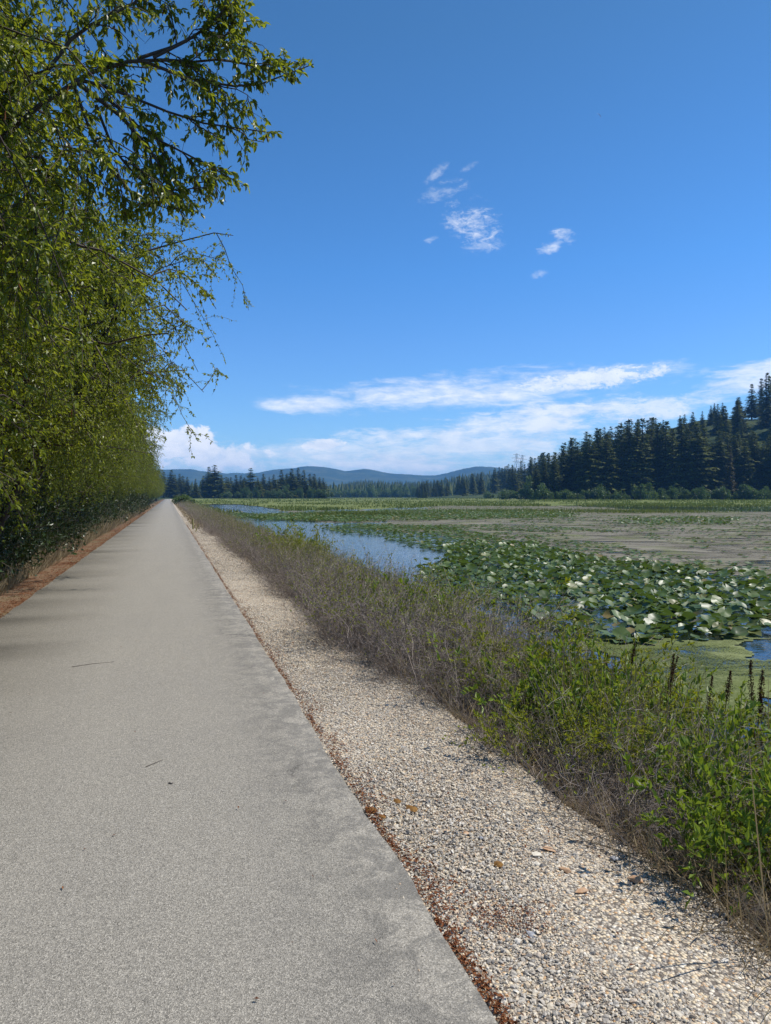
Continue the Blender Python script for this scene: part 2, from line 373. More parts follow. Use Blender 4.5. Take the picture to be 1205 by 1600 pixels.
def stone():
    m, nt = material('stone'); geo = nt.new('ShaderNodeNewGeometry')
    c = nt.ramp(geo.outputs['Random Per Island'], GRAVEL_STOPS)
    c = nt.mix(nt.m('MULTIPLY', nt.sstep(nt.noise(geo.outputs['Position'], 1.3, 4, 0.6), 0.55, 0.72), 0.35), c, (0.24, 0.15, 0.09))
    c = nt.mix(0.35, c, nt.ramp(nt.noise(geo.outputs['Position'], 120, 3), [(0.3, (0.2, 0.19, 0.17)), (0.7, (0.62, 0.58, 0.52))]))
    nt.l.new(principled(nt, c, 0.8, 0.3), nt.out.inputs[0]); return m
M['stone'] = stone()
def tinted_stone(name, c1, c2):
    m, nt = material(name)
    c = nt.ramp(nt.noise(nt.new('ShaderNodeTexCoord').outputs['Object'], 55, 5), [(0.3, c1), (0.7, c2)])
    nt.l.new(principled(nt, c, 0.8, 0.3), nt.out.inputs[0]); return m
M['orange_stone'] = tinted_stone('orange_stone', (0.40, 0.22, 0.11), (0.58, 0.40, 0.25))
M['cream_stone'] = tinted_stone('cream_stone', (0.50, 0.44, 0.34), (0.72, 0.66, 0.54))
M['grey_stone'] = tinted_stone('grey_stone', (0.20, 0.20, 0.21), (0.42, 0.42, 0.43))
M['moss'] = tinted_stone('rusty_moss', (0.09, 0.04, 0.008), (0.26, 0.13, 0.025))
def earth(name, stops, scale=3.0, bumpd=0.03):
    m, nt = material(name); p = pos(nt)
    f = nt.m('ADD', nt.m('MULTIPLY', nt.noise(p, scale, 8, 0.65), 0.55), nt.m('MULTIPLY', nt.noise(p, scale * 14, 5, 0.7), 0.45))
    nt.l.new(principled(nt, nt.ramp(f, stops), 0.95, 0.1, nt.bump(f, 0.8, bumpd)), nt.out.inputs[0]); return m
M['verge'] = earth('verge_soil', [(0.36, (0.045, 0.026, 0.015)), (0.45, (0.13, 0.06, 0.028)), (0.53, (0.20, 0.135, 0.085)), (0.62, (0.085, 0.075, 0.026))], 0.9)
M['soil'] = earth('bank_soil', [(0.35, (0.06, 0.045, 0.03)), (0.65, (0.16, 0.12, 0.08))])
M['forest_floor'] = earth('forest_floor', [(0.35, (0.03, 0.03, 0.014)), (0.65, (0.09, 0.075, 0.035))], 1.0)
M['hill'] = earth('hill_cover', [(0.38, (0.016, 0.03, 0.012)), (0.5, (0.035, 0.055, 0.02)), (0.62, (0.09, 0.10, 0.04))], 0.008, 6.0)
M['meadow'] = earth('marsh_meadow', [(0.34, (0.075, 0.10, 0.03)), (0.48, (0.13, 0.155, 0.045)), (0.58, (0.17, 0.18, 0.06)), (0.68, (0.20, 0.17, 0.09))], 0.06, 0.15)
def floating(name, stops, thr, sc1, green=(0.13, 0.155, 0.05)):
    m, nt = material(name); p = pos(nt)
    f = nt.m('ADD', nt.m('MULTIPLY', nt.noise(p, 0.35, 6, 0.65), 0.5), nt.m('MULTIPLY', nt.noise(p, sc1, 5, 0.75), 0.5))
    rp = nt.new('ShaderNodeMapping'); nt.put(rp.inputs['Vector'], p); rp.inputs['Rotation'].default_value = (0, 0, YAW)
    st = nt.noise(nt.vmul(rp.outputs[0], (0.30, 0.75, 1)), 1.0, 9, 0.74, 0.8)
    f = nt.m('ADD', nt.m('MULTIPLY', f, 0.55), nt.m('MULTIPLY', st, 0.45))
    c = nt.ramp(f, stops)
    c = nt.mix(nt.m('MULTIPLY', nt.sstep(nt.noise(p, 0.45, 7, 0.7, 0.5), 0.47, 0.62), 0.6), c, green)
    b = principled(nt, c, 0.95, 0.04, nt.bump(f, 0.6, 0.02))
    tr = nt.new('ShaderNodeBsdfTransparent'); mx = nt.new('ShaderNodeMixShader')
    hole = nt.sstep(nt.m('ADD', nt.m('MULTIPLY', st, 0.55), nt.m('MULTIPLY', nt.noise(p, sc1 * 1.5, 4, 0.75), 0.45)), thr, thr - 0.03)
    nt.put(mx.inputs[0], hole); nt.l.new(b, mx.inputs[1]); nt.l.new(tr.outputs[0], mx.inputs[2]); nt.l.new(mx.outputs[0], nt.out.inputs[0])
    return m
M['mat'] = floating('algae_mat', [(0.38, (0.05, 0.047, 0.036)), (0.48, (0.14, 0.127, 0.098)), (0.57, (0.235, 0.215, 0.168))], 0.47, 9.0)
M['duckweed'] = floating('duckweed', [(0.40, (0.03, 0.045, 0.014)), (0.5, (0.10, 0.12, 0.045)), (0.58, (0.24, 0.26, 0.12))], 0.488, 22.0)
def water():
    m, nt = material('water'); p = pos(nt)
    h = nt.m('ADD', nt.noise(nt.vmul(p, (1.0, 1.6, 1)), 2.2, 4, 0.6), nt.m('MULTIPLY', nt.noise(p, 0.5, 2), 0.6))
    nt.l.new(principled(nt, (0.010, 0.018, 0.020), 0.04, 0.5, nt.bump(h, 0.35, 0.06)), nt.out.inputs[0]); return m
M['water'] = water()
def pad():
    m, nt = material('lily_pad')
    geo = nt.new('ShaderNodeNewGeometry'); oi = nt.new('ShaderNodeObjectInfo')
    f = nt.m('FRACT', nt.m('ADD', geo.outputs['Random Per Island'], oi.outputs['Random']))
    c = nt.ramp(f, [(0.0, (0.035, 0.07, 0.010)), (0.6, (0.085, 0.14, 0.022)), (0.86, (0.12, 0.17, 0.035)), (0.93, (0.16, 0.16, 0.03)), (1.0, (0.26, 0.17, 0.05))])
    c = nt.mix(0.25, c, nt.ramp(nt.noise(geo.outputs['Position'], 9, 4), [(0.35, (0.015, 0.03, 0.01)), (0.65, (0.12, 0.18, 0.05))]))
    back = nt.mix(0.5, c, (0.13, 0.17, 0.05))
    c = nt.mix(geo.outputs['Backfacing'], c, back)
    b = principled(nt, c, 0.43, 0.5)
    tr = nt.new('ShaderNodeBsdfTranslucent'); tr.inputs[0].default_value = (0.14, 0.22, 0.03, 1)
    mx = nt.new('ShaderNodeMixShader'); mx.inputs[0].default_value = 0.2
    nt.l.new(b, mx.inputs[1]); nt.l.new(tr.outputs[0], mx.inputs[2]); nt.l.new(mx.outputs[0], nt.out.inputs[0]); return m
M['pad'] = pad()
def plain(name, c, rough=0.6, spec=0.3, metal=0.0):
    m, nt = material(name)
    cc = nt.mix(0.5, c, nt.ramp(nt.noise(nt.new('ShaderNodeTexCoord').outputs['Object'], 18, 4), [(0.3, tuple(x * .6 for x in c)), (0.7, tuple(min(1, x * 1.3) for x in c))]))
    nt.l.new(principled(nt, cc, rough, spec, Metallic=metal), nt.out.inputs[0]); return m
M['stake'] = plain('stake_wood', (0.24, 0.22, 0.07), 0.85)
M['steel'] = plain('tower_steel', (0.10, 0.105, 0.11), 0.6, 0.3, 0.0)
M['moon'] = plain('moon_sky_tint', (0.16, 0.30, 0.55), 0.9, 0.0)  # blue of the sky in front of the moon, painted into its colour

# ------------------------------------------------------------------ structure: ground, path, banks, water
WATER_Z = -0.83
SH_PX = np.array([-900, 235, 250, 515, 540, 640, 655, 800, 840, 1250, 1500, 2400])
SH_V = np.array([470, 470, 470, 470, 900, 900, 640, 560, 335, 330, 300, 260])
def shore(px): return np.interp(px, SH_PX, SH_V)
MT_PX = np.array([-1200, -400, 100, 250, 300, 350, 400, 440, 480, 505, 540, 570, 610, 650, 680, 700, 725, 745, 770, 800, 860, 1100, 1500, 2200])
MT_PY = np.array([715, 735, 726, 737, 733, 738, 737, 732, 728, 729, 736, 734, 741, 744, 746, 743, 735, 731, 733, 739, 736, 728, 735, 715])
RG_PX = np.array([-600, 100, 420, 505, 530, 560, 600, 640, 680, 720, 760, 800, 900, 1300])
RG_PY = np.array([774, 772, 772, 768, 760, 752, 754, 757, 754, 745, 741, 736, 730, 725])
def H(x, y):
    x = np.asarray(x, float); y = np.asarray(y, float)
    v = x * math.sin(YAW) + y * math.cos(YAW); u = x * math.cos(YAW) - y * math.sin(YAW)
    r = np.hypot(x, y); vv = np.maximum(v, 1.0); front = v > 20
    px = np.where(front, 602.5 + F * u / np.maximum(vv, 0.6 * np.abs(u) + 1), 602.5 + np.sign(u) * 1600)
    px = np.clip(px, -1200, 2300)
    s = shore(px)
    z = -1.6 + (2.1) * smooth(v, s - 25, s + 15)
    left = smooth(-x, 6, 40); z = np.maximum(z, -1.6 + 1.3 * left)
    # wooded hill on the right
    hill = 58 * smooth(v - s, -5, 190) * smooth(u, 55, 270) * smooth(px, 820, 960)
    hill += 9 * smooth(v, 560, 800) * smooth(px, 640, 830) * (1 - smooth(px, 900, 1000)) * (v < 1400)
    z = z + hill * (0.85 + 0.3 * fbm(x / 60, y / 60, 3))
    # ridge about 1.7 km away, blue mountains about 4.6 km away
    rg = np.maximum((776 - np.interp(px, RG_PX, RG_PY)) / F * 1700 - 12, 0)
    z = z + rg * np.exp(-((r - 1800) / 330.0) ** 2) * (0.8 + 0.4 * fbm(x / 150, y / 150, 9))
    mt = (776 - np.interp(px, MT_PX, MT_PY)) / F * 4700
    z = z + mt * np.exp(-((r - 4750) / 900.0) ** 2) * (0.80 + 0.4 * fbm(x / 420, y / 420, 5, 5))
    z = z - 60 * smooth(r, 5600, 9000)
    return z

ang = np.concatenate([np.arange(-180, -48, 4.0), np.arange(-48, 60, 0.25), np.arange(60, 180, 4.0)]) * math.pi / 180
rad = np.concatenate([[0.5, 6, 15], np.geomspace(25, 250, 34), np.linspace(258, 560, 70), np.geomspace(575, 1300, 30), np.linspace(1330, 2300, 36), np.geomspace(2350, 3400, 14), np.linspace(3450, 5200, 44), np.geomspace(5400, 14000, 14)])
A, RR = np.meshgrid(ang, rad, indexing='ij')
X, Y = RR * np.sin(A), RR * np.cos(A)
V = np.stack([X, Y, H(X, Y)], -1).reshape(-1, 3)
na, nr = len(ang), len(rad)
i, j = np.meshgrid(np.arange(na), np.arange(nr - 1), indexing='ij'); i2 = (i + 1) % na
Fq = np.stack([i * nr + j, i * nr + j + 1, i2 * nr + j + 1, i2 * nr + j], -1).reshape(-1, 4)
link('ground', MB().add(V, Fq).mesh('ground', M['hill'], True), kind='structure')

def strip(name, xs, zs, y0, y1, n, mat, jx=0.0, jz=0.0, edge=None, grow=1.02):
    ys = y0 + (y1 - y0) * (np.geomspace(1, grow ** n, n) - 1) / (grow ** n - 1)
    Xg = np.broadcast_to(np.array(xs, float), (n, len(xs))).copy(); Yg = np.repeat(ys[:, None], len(xs), 1)
    Zg = np.broadcast_to(np.array(zs, float), Xg.shape).copy()
    if jz: Zg += (fbm(Xg * 1.7, Yg * 0.9, 21) - 0.5) * jz
    if edge is not None:
        for k, amp in edge: Xg[:, k] += (fbm(Yg[:, k] * 1.4, Yg[:, k] * 0 + k, 40 + k, 5) - 0.5) * amp
    nx = len(xs)
    a, b = np.meshgrid(np.arange(n - 1), np.arange(nx - 1), indexing='ij')
    q = np.stack([a * nx + b, a * nx + b + 1, (a + 1) * nx + b + 1, (a + 1) * nx + b], -1).reshape(-1, 4)
    return link(name, MB().add(np.stack([Xg, Yg, Zg], -1), q).mesh(name, mat, True), kind='structure')
PL, PR = -2.08, 0.93
strip('path', [PL - .03, PL, -0.55, 0.7, PR, PR + .02], [-0.05, 0, 0.012, 0.006, 0, -0.05], -6, 620, 900, M['asphalt'], edge=[(0, .08), (1, .08), (4, .06), (5, .06)], grow=1.006)
strip('gravel_shoulder', [PR - .3, PR + .02, 1.3, 1.7, 2.1, 2.4], [-.055, -.022, -.03, -.055, -.11, -.3], -6, 620, 700, M['gravel'], jz=0.03, grow=1.006)
strip('bank', [1.9, 2.06, 2.4, 3.0, 3.6, 4.2, 5.0, 7.0], [-.2, -.10, -.2, -.42, -.64, -.84, -1.05, -1.75], -6, 640, 500, M['soil'], jz=0.10, edge=[(1, .35), (5, .8), (6, .8)], grow=1.008)
strip('verge', [PL + .3, PL - .02, -2.5, -3.0, -3.6], [-.06, -.025, -.035, -.07, -.16], -6, 620, 500, M['verge'], jz=0.05, grow=1.008)
strip('forest_floor', [-3.4, -4.2, -6, -9, -15, -45], [-.16, -.25, -.4, -.5, -.6, -1.7], -8, 640, 300, M['forest_floor'], jz=0.2, grow=1.01)
wx = 700.0
link('water', MB().add([(1.5, -40, WATER_Z), (wx, -40, WATER_Z), (wx, 900, WATER_Z), (1.5, 900, WATER_Z)], np.array([[0, 1, 2, 3]])).mesh('water', M['water']), kind='structure')

# ------------------------------------------------------------------ floating mats, marsh meadow (laid out on the water plane)
def inside(poly, X, Y):
    poly = np.array(poly, float); c = np.zeros(X.shape, bool); n = len(poly)
    for k in range(n):
        x1, y1 = poly[k]; x2, y2 = poly[(k + 1) % n]
        if y1 == y2: continue
        c ^= ((y1 > Y) != (y2 > Y)) & (X < (x2 - x1) * (Y - y1) / (y2 - y1) + x1)
    return c
def plan(poly, z=WATER_Z):               # a surveyed outline -> an outline on the water, in metres
    p = np.array(poly, float); return on_plane(p[:, 0], p[:, 1], z)[:, :2]
P_MAT = [plan([(395, 803), (520, 798), (640, 795), (820, 795), (910, 799), (905, 812), (760, 814), (560, 818), (470, 815), (405, 811)]), plan([(548, 822), (620, 817), (760, 811), (840, 806), (930, 803), (1260, 799), (1500, 800), (1500, 925), (1205, 905), (1080, 895), (960, 890), (860, 868), (760, 850), (700, 838), (600, 831)]),
         plan([(425, 795), (470, 798), (500, 803), (445, 803)]),
         plan([(640, 789.5), (780, 788), (900, 790), (1000, 796), (1200, 800), (1500, 801), (1500, 808), (900, 804), (820, 797), (660, 796)])]
P_DUCK = [plan([(900, 985), (1000, 1000), (1195, 996), (1172, 1015), (1230, 1036), (1330, 1040), (1330, 1075), (1215, 1088), (1260, 1160), (990, 1130)]),
          plan([(1180, 960), (1230, 950), (1420, 960), (1420, 1010), (1215, 1000)])]
P_OPEN = [plan([(314, 788.5), (372, 788.5), (437, 796), (446, 803), (400, 804), (345, 798)]),
          plan([(1045, 794.5), (1090, 792), (1500, 791), (1500, 797), (1060, 797.5)])]
def in_any(polys, X, Y):
    m = np.zeros(X.shape, bool)
    for p in polys: m |= inside(p, X, Y)
    return m
def sheet(name, polys, z, mat, pxr, vr, n1, n2, rough, jz=0.0, kind='stuff', rise=None, cut=None):
    pxs = np.linspace(*pxr, n1); vs = np.geomspace(*vr, n2)
    PX, VV = np.meshgrid(pxs, vs, indexing='ij')
    d = ray(PX, np.full(PX.shape, 776.0)); X = d[..., 0] * VV; Y = d[..., 1] * VV
    wob = rough * VV * 0.012
    Xw = X + (fbm(X / 2.5, Y / 2.5, 60) - .5) * wob * 4; Yw = Y + (fbm(X / 2.5, Y / 2.5, 80) - .5) * wob * 22 + (fbm(X * 1.3, Y * 1.3, 81, 5) - .5) * 1.6
    Xw = Xw + (fbm(X * 1.3, Y * 1.3, 82, 5) - .5) * 1.6
    keep = in_any(polys, Xw, Yw) if polys is not None else np.ones(X.shape, bool)
    if cut is not None: keep &= ~in_any(cut, Xw, Yw)
    keep &= X > 4.4
    Z = np.full(X.shape, z) + (fbm(X / 1.2, Y / 1.2, 33) - .5) * jz
    if rise is not None: Z = Z + rise(PX, VV)
    a, b = np.meshgrid(np.arange(n1 - 1), np.arange(n2 - 1), indexing='ij')
    k = keep[:-1, :-1] & keep[1:, :-1] & keep[:-1, 1:] & keep[1:, 1:]
    a, b = a[k], b[k]
    q = np.stack([a * n2 + b, (a + 1) * n2 + b, (a + 1) * n2 + b + 1, a * n2 + b + 1], -1)
    return link(name, MB().add(np.stack([X, Y, Z], -1), q).mesh(name, mat, True), kind=kind)
sheet('algae_mat', P_MAT, WATER_Z + 0.006, M['mat'], (380, 1500), (17, 260), 240, 240, 1.0)
sheet('duckweed', P_DUCK, WATER_Z + 0.010, M['duckweed'], (900, 1450), (7.5, 18), 300, 300, 0.25)
def meadow_edge(px): return np.interp(px, [250, 330, 460, 560, 640, 700, 840, 900, 960, 1205, 1500], [95, 95, 120, 130, 150, 185, 175, 190, 170, 170, 170])
def mrise(PX, VV):
    s = shore(PX); return 0.9 * smooth(VV, 190, s) - 0.09 * (1 - smooth(VV, meadow_edge(PX), meadow_edge(PX) + 30))
PX = np.linspace(236, 1500, 90)
mp = [np.concatenate([np.stack([ray(PX, 776.)[:, 0] * meadow_edge(PX), ray(PX, 776.)[:, 1] * meadow_edge(PX)], -1),
                      np.stack([ray(PX, 776.)[:, 0] * (shore(PX) + 30), ray(PX, 776.)[:, 1] * (shore(PX) + 30)], -1)[::-1]])]
sheet('marsh_meadow', mp, WATER_Z + 0.09, M['meadow'], (236, 1490), (90, 950), 420, 260, 0.5, 0.06, 'structure', mrise, P_OPEN)

# ------------------------------------------------------------------ lily pads
def pad_mesh(g, n=14, rings=2, cup=0.25, fold=0.25):
    th = np.linspace(-math.pi * 0.93, math.pi * 0.93, n)
    rr = 0.5 * (0.86 + 0.14 * np.cos(th)) * (1 + 0.05 * g.normal(size=n)); rr[0] = rr[-1] = 0.46
    V = [[(-0.06, 0, 0)]]; wav = g.uniform(-1, 1, n); ph = g.uniform(0, 6)
    for k in range(1, rings + 1):
        t = k / rings
        x = rr * t * np.cos(th) - 0.06 * (1 - t); y = rr * t * np.sin(th) * 0.86
        z = cup * (x ** 2 + y ** 2) + fold * np.abs(y) * t + 0.035 * t * t * np.sin(3 * th + ph) + 0.02 * t * wav
        V.append(np.stack([x, y, z], -1))
    V = np.concatenate([np.array(v, float) for v in V]); tri = []; quad = []
    for s in range(n - 1):
        tri.append((0, 1 + s, 2 + s))
        for k in range(1, rings):
            a = 1 + (k - 1) * n + s; b = a + n; quad.append((a, b, b + 1, a + 1))
    return V, np.array(tri), (np.array(quad) if quad else None)
P_PAD = [  # outline, leaves per square metre, tilt, lift
    (plan([(640, 905), (700, 868), (720, 850), (830, 852), (900, 868), (960, 878), (1060, 892), (1205, 905), (1400, 920), (1420, 985), (1215, 985), (1200, 1006), (1010, 1012), (960, 1004), (880, 985), (780, 945), (700, 935)]), 32.0, 0.55, 0.24),
    (plan([(505, 821), (600, 820), (700, 825), (830, 850), (720, 852), (712, 868), (650, 853), (590, 843), (530, 834)]), 12.0, 0.36, 0.14),
    (plan([(560, 825), (640, 821), (760, 820), (870, 824), (960, 830), (900, 842), (1000, 862), (1205, 890), (1205, 900), (1060, 890), (900, 866), (830, 850), (700, 830)]), 6.5, 0.25, 0.06),
    (plan([(405, 808), (520, 800), (640, 797), (820, 797), (905, 805), (900, 811), (760, 812), (560, 817), (440, 813), (385, 806)]), 10.0, 0.45, 0.30),
    (plan([(335, 802), (430, 803.5), (560, 803), (580, 816), (430, 814), (350, 809)]), 9.0, 0.45, 0.28),
    (plan([(955, 812), (1040, 807), (1160, 811), (1150, 820), (980, 820)]), 6.0, 0.45, 0.25),
    (plan([(1080, 795), (1205, 791), (1500, 790), (1500, 804), (1100, 801)]), 2.0, 0.4, 0.25),
    (plan([(700, 783), (860, 784), (1205, 780), (1500, 780), (1500, 791), (1205, 791), (960, 795), (800, 797), (640, 797), (560, 792)]), 1.1, 0.4, 0.3),
    (plan([(760, 815), (960, 806), (1500, 805), (1500, 880), (1205, 880), (960, 835)]), 2.6, 0.2, 0.03),
    (plan([(1120, 880), (1205, 880), (1400, 890), (1400, 925), (1205, 920)]), 3.0, 0.35, 0.1),
]
pc = []
for poly, dens, tilt, lift in P_PAD:
    lo, hi = poly.min(0), poly.max(0); n = int((hi[0] - lo[0]) * (hi[1] - lo[1]) * dens); n = min(n, 600000)
    q = rng.uniform(lo, hi, (n, 2)); wob = np.hypot(q[:, 0], q[:, 1]) * 0.012
    k = inside(poly, q[:, 0] + (fbm(q[:, 0] / 3, q[:, 1] / 3, 5) - .5) * wob * 5, q[:, 1] + (fbm(q[:, 0] / 3, q[:, 1] / 3, 6) - .5) * wob * 7)
    k &= q[:, 0] > 4.6
    clump = fbm(q[:, 0] / 1.6, q[:, 1] / 1.6, 77, 3)
    if dens < 8: k &= clump > (0.47 if dens < 4 else 0.36)
    else: k &= clump > 0.27
    q = q[k]; n = len(q)
    pc.append(np.column_stack([q, np.full(n, tilt), np.full(n, lift)]))
pc = np.concatenate(pc)
v = pc[:, 0] * _f[0] + pc[:, 1] * _f[1]
px, py, _ = to_px(np.column_stack([pc[:, :2], np.full(len(pc), WATER_Z)]))
size = 0.16 + 0.20 * rng.random(len(pc)) ** 0.9 * np.where(v > 60, 1.35, 1.0)
keep = rng.random(len(pc)) < np.clip((70 / np.maximum(v, 1)) ** 0.9, 0, 1)
pc, v, px, py, size = pc[keep], v[keep], px[keep], py[keep], size[keep]
ok = (px > 0) & (px < 1205) & (py < 1010)
rank = np.argsort(np.where(ok, -size / v * F, 1e6 + v))
near_i, far_i = rank[:300], rank[300:]
tlt = pc[:, 2] * np.clip(rng.normal(0, 0.8, len(pc)), -1.1, 1.1); tax = rng.uniform(0, 2 * math.pi, len(pc)); yaw = rng.uniform(0, 2 * math.pi, len(pc))
lift = WATER_Z + 0.015 + 0.75 * pc[:, 3] * rng.random(len(pc)) ** 1.3 * (0.4 + np.abs(tlt)) + 0.3 * np.abs(np.sin(tlt)) * size
PADS = []
for k in range(8):
    V, t3, q4 = pad_mesh(rng, 14, 2, rng.uniform(-.1, .4), rng.uniform(-0.1, 0.45))
    PADS.append(MB().add(V, [t3, q4]).mesh('lily_pad', M['pad'], True))
def pad_words(k):
    z = 'standing in the dense raft nearest the shrubs' if v[k] < 16 else ('in the middle of the big raft' if v[k] < 22 else 'towards the back of the big raft')
    if px[k] > 1060: z = 'at the right end of the big raft'
    a = abs(tlt[k]); t = 'steeply tilted' if a > 0.38 else ('half tilted' if a > 0.16 else 'flat lying')
    s = 'large' if size[k] > 0.38 else ('small' if size[k] < 0.29 else 'middling')
    return '%s %s green lily pad %s' % (s, t, z), 'lily pads: %s, %s, %s' % (s, t, z)
for k in near_i:
    o = link('lily_pad', PADS[int(rng.integers(8))], loc=(pc[k, 0], pc[k, 1], lift[k]))
    o.rotation_euler = (Matrix.Rotation(tlt[k], 3, Vector((math.cos(tax[k]), math.sin(tax[k]), 0))) @ Matrix.Rotation(yaw[k], 3, 'Z')).to_euler()
    o.scale = (size[k],) * 3
    lb, gp = pad_words(k); tag(o, lb, 'lily pad', gp)
V, t3, q4 = pad_mesh(rng, 9, 1, 0.3, 0.2)
n = len(far_i); c, s = np.cos(yaw[far_i]), np.sin(yaw[far_i])
W = V[None] * size[far_i][:, None, None]
W = np.stack([W[..., 0] * c[:, None] - W[..., 1] * s[:, None], W[..., 0] * s[:, None] + W[..., 1] * c[:, None], W[..., 2]], -1)
kx = np.stack([np.cos(tax[far_i]), np.sin(tax[far_i]), 0 * c], -1)[:, None, :]; ct, st = np.cos(tlt[far_i])[:, None, None], np.sin(tlt[far_i])[:, None, None]
W = W * ct + np.cross(np.broadcast_to(kx, W.shape), W) * st + kx * (W * kx).sum(-1, keepdims=True) * (1 - ct)
W += np.stack([pc[far_i, 0], pc[far_i, 1], lift[far_i]], -1)[:, None, :]
link('lily_pads', MB().add(W, [(t3[None] + (np.arange(n) * len(V))[:, None, None]).reshape(-1, 3)]).mesh('lily_pads', M['pad'], True), kind='stuff')
print('pads', len(pc))

# marsh grass: blades over the meadow and at its edges
def blades(n, X, Y, Z, h, wdt, g, lean=0.35):
    d = nrm(np.stack([g.normal(0, lean, n), g.normal(0, lean, n), np.ones(n)], -1))
    side = runit(g, n); side[:, 2] = 0; side = nrm(side)
    return leaves(np.stack([X, Y, Z], -1), d, np.cross(side, d), h, wdt, 0, 0.1, 0.3)
n = 30000
qpx = rng.uniform(240, 1400, n); s_ = shore(qpx); e_ = meadow_edge(qpx)
vv = e_ + (s_ - e_) * rng.random(n) ** 1.7
d = ray(qpx, np.full(n, 776.)); gx, gy = d[:, 0] * vv, d[:, 1] * vv
k = (fbm(gx / 14, gy / 30, 8) > 0.44) & ~in_any(P_OPEN, gx, gy) & (gx > 5)
gx, gy, vv, qpx = gx[k], gy[k], vv[k], qpx[k]; n = len(gx)
gz = WATER_Z + 0.02 + mrise(qpx, vv)
mb = MB(); mb.add(*blades(n, gx, gy, gz, rng.uniform(0.35, 0.8, n), rng.uniform(0.10, 0.28, n) * (vv / 150) ** 0.7, rng, 0.3))
tufts = [(560, 806, 90, 1.2), (330, 786, 70, 2), (860, 800, 200, 3), (1010, 801, 130, 2)]
for tx, ty, hw, hy in tufts:
    m_ = 1400; P = on_plane(rng.normal(tx, hw / 2.2, m_), np.clip(rng.normal(ty, hy / 2, m_), 784, 840), WATER_Z)
    P = P[P[:, 0] > 5]; m_ = len(P)
    mb.add(*blades(m_, P[:, 0], P[:, 1], P[:, 2], rng.uniform(0.3, 0.7, m_), rng.uniform(0.05, 0.14, m_), rng, 0.3))
link('marsh_grass', mb.mesh('marsh_grass', M['grass']), kind='stuff')

# ------------------------------------------------------------------ conifers
def conifer_mesh(g, h=28.0, base_r=4.6, levels=30, ragged=0.3, open_=0.0, skirt=0.06):
    wood, fol = MB(), MB()
    K = 8; zz = np.linspace(0, h * 0.97, K)
    tr = np.stack([np.cumsum(g.normal(0, 0.05, K)), np.cumsum(g.normal(0, 0.05, K)), zz], -1)
    wood.add(*tubes(tr[None], np.linspace(h * 0.014, 0.04, K)[None], 6))
    for li in range(levels):
        t = skirt + (1 - skirt) * (li + g.uniform(-.3, .3)) / levels; t = min(max(t, skirt), 0.985)
        if g.random() < open_ * (1 - t): continue
        rad_ = 1.12 * base_r * ((1 - t) ** 0.85 * 0.95 + 0.03) * g.uniform(1 - ragged, 1 + ragged * .6)
        nb = int(g.integers(7, 11)) if t < 0.8 else 5
        a = g.uniform(0, 2 * math.pi) + np.arange(nb) * 2 * math.pi / nb + g.normal(0, .25, nb)
        L = rad_ * g.uniform(0.65, 1.15, nb); up = 0.35 * t - 0.12 + g.normal(0, 0.12, nb)
        for q in range(nb):
            z0 = min(t + g.uniform(-.6, .6) / levels, .985) * h
            dv = np.array([math.cos(a[q]), math.sin(a[q]), up[q]])
            nsp = max(3, int(L[q] / 0.34)); s = np.linspace(0.12, 1.0, nsp)
            P0 = np.array([0, 0, z0]) + dv * (L[q] * s)[:, None] - np.array([0, 0, 1]) * (0.15 * L[q] * s ** 2)[:, None]
            lat = np.array([-dv[1], dv[0], 0])
            for sg in (-1, 1):
                dd = nrm(dv * 0.75 + lat * sg * g.uniform(.1, 1.1, nsp)[:, None] + np.array([0, 0, -0.2]) + g.normal(0, .25, (nsp, 3)))
                fl = (0.55 + 0.5 * (1 - s)) * min(1.5, 0.6 + 0.25 * L[q])
                fol.add(*leaves(P0, dd, nrm(np.array([0, 0, 1.]) + g.normal(0, .35, (nsp, 3))), fl * g.uniform(.7, 1.35, nsp), fl * 0.66, 0, -0.15, 0.2))
    fol.add(*leaves(np.repeat(np.array([[0, 0, h * .95]]), 6, 0), nrm(g.normal(0, .3, (6, 3)) + np.array([0, 0, 1.])), runit(g, 6), h * 0.05, 0.35))
    return wood.mesh('trunk', M['conifer_bark'], True), fol
CON = []
for k, (h, br, lv, rg_, op, sk) in enumerate([(28, 4.4, 36, .25, 0, .05), (26, 3.7, 34, .32, .1, .08), (30, 5.2, 36, .3, .05, .06), (24, 4.6, 30, .4, .25, .16), (27, 3.2, 34, .3, .1, .05), (25, 5.0, 30, .42, .2, .12)]):
    wm, fo = conifer_mesh(rng, h, br, lv, rg_, op, sk)
    CON.append((h, wm, fo.mesh('crown', M['conifer'])))
BROWN = CON[4][2].copy(); BROWN.materials.clear(); BROWN.materials.append(M['brown_conifer'])
def conifer(px_, depth, top_py, label, group, base=None, kind=None, wide=1.0, brown=False, name='conifer', cat='conifer'):
    x, y = ground_uv(px_, depth); z = float(H(x, y)) - 0.3 if base is None else base
    k = int(rng.integers(len(CON))) if kind is None else kind
    hh = (800 - top_py) / F * depth - math.tan(PITCH) * depth + CAM_Z - z if top_py is not None else rng.uniform(21, 30)
    s = hh / CON[k][0]
    o = root(name, (x, y, z), label, cat, group, rng.uniform(0, 6.28), (s * wide, s * wide, s))
    parts(o, [('trunk', CON[k][1], None), ('crown', BROWN if brown else CON[k][2], None)])
    return o
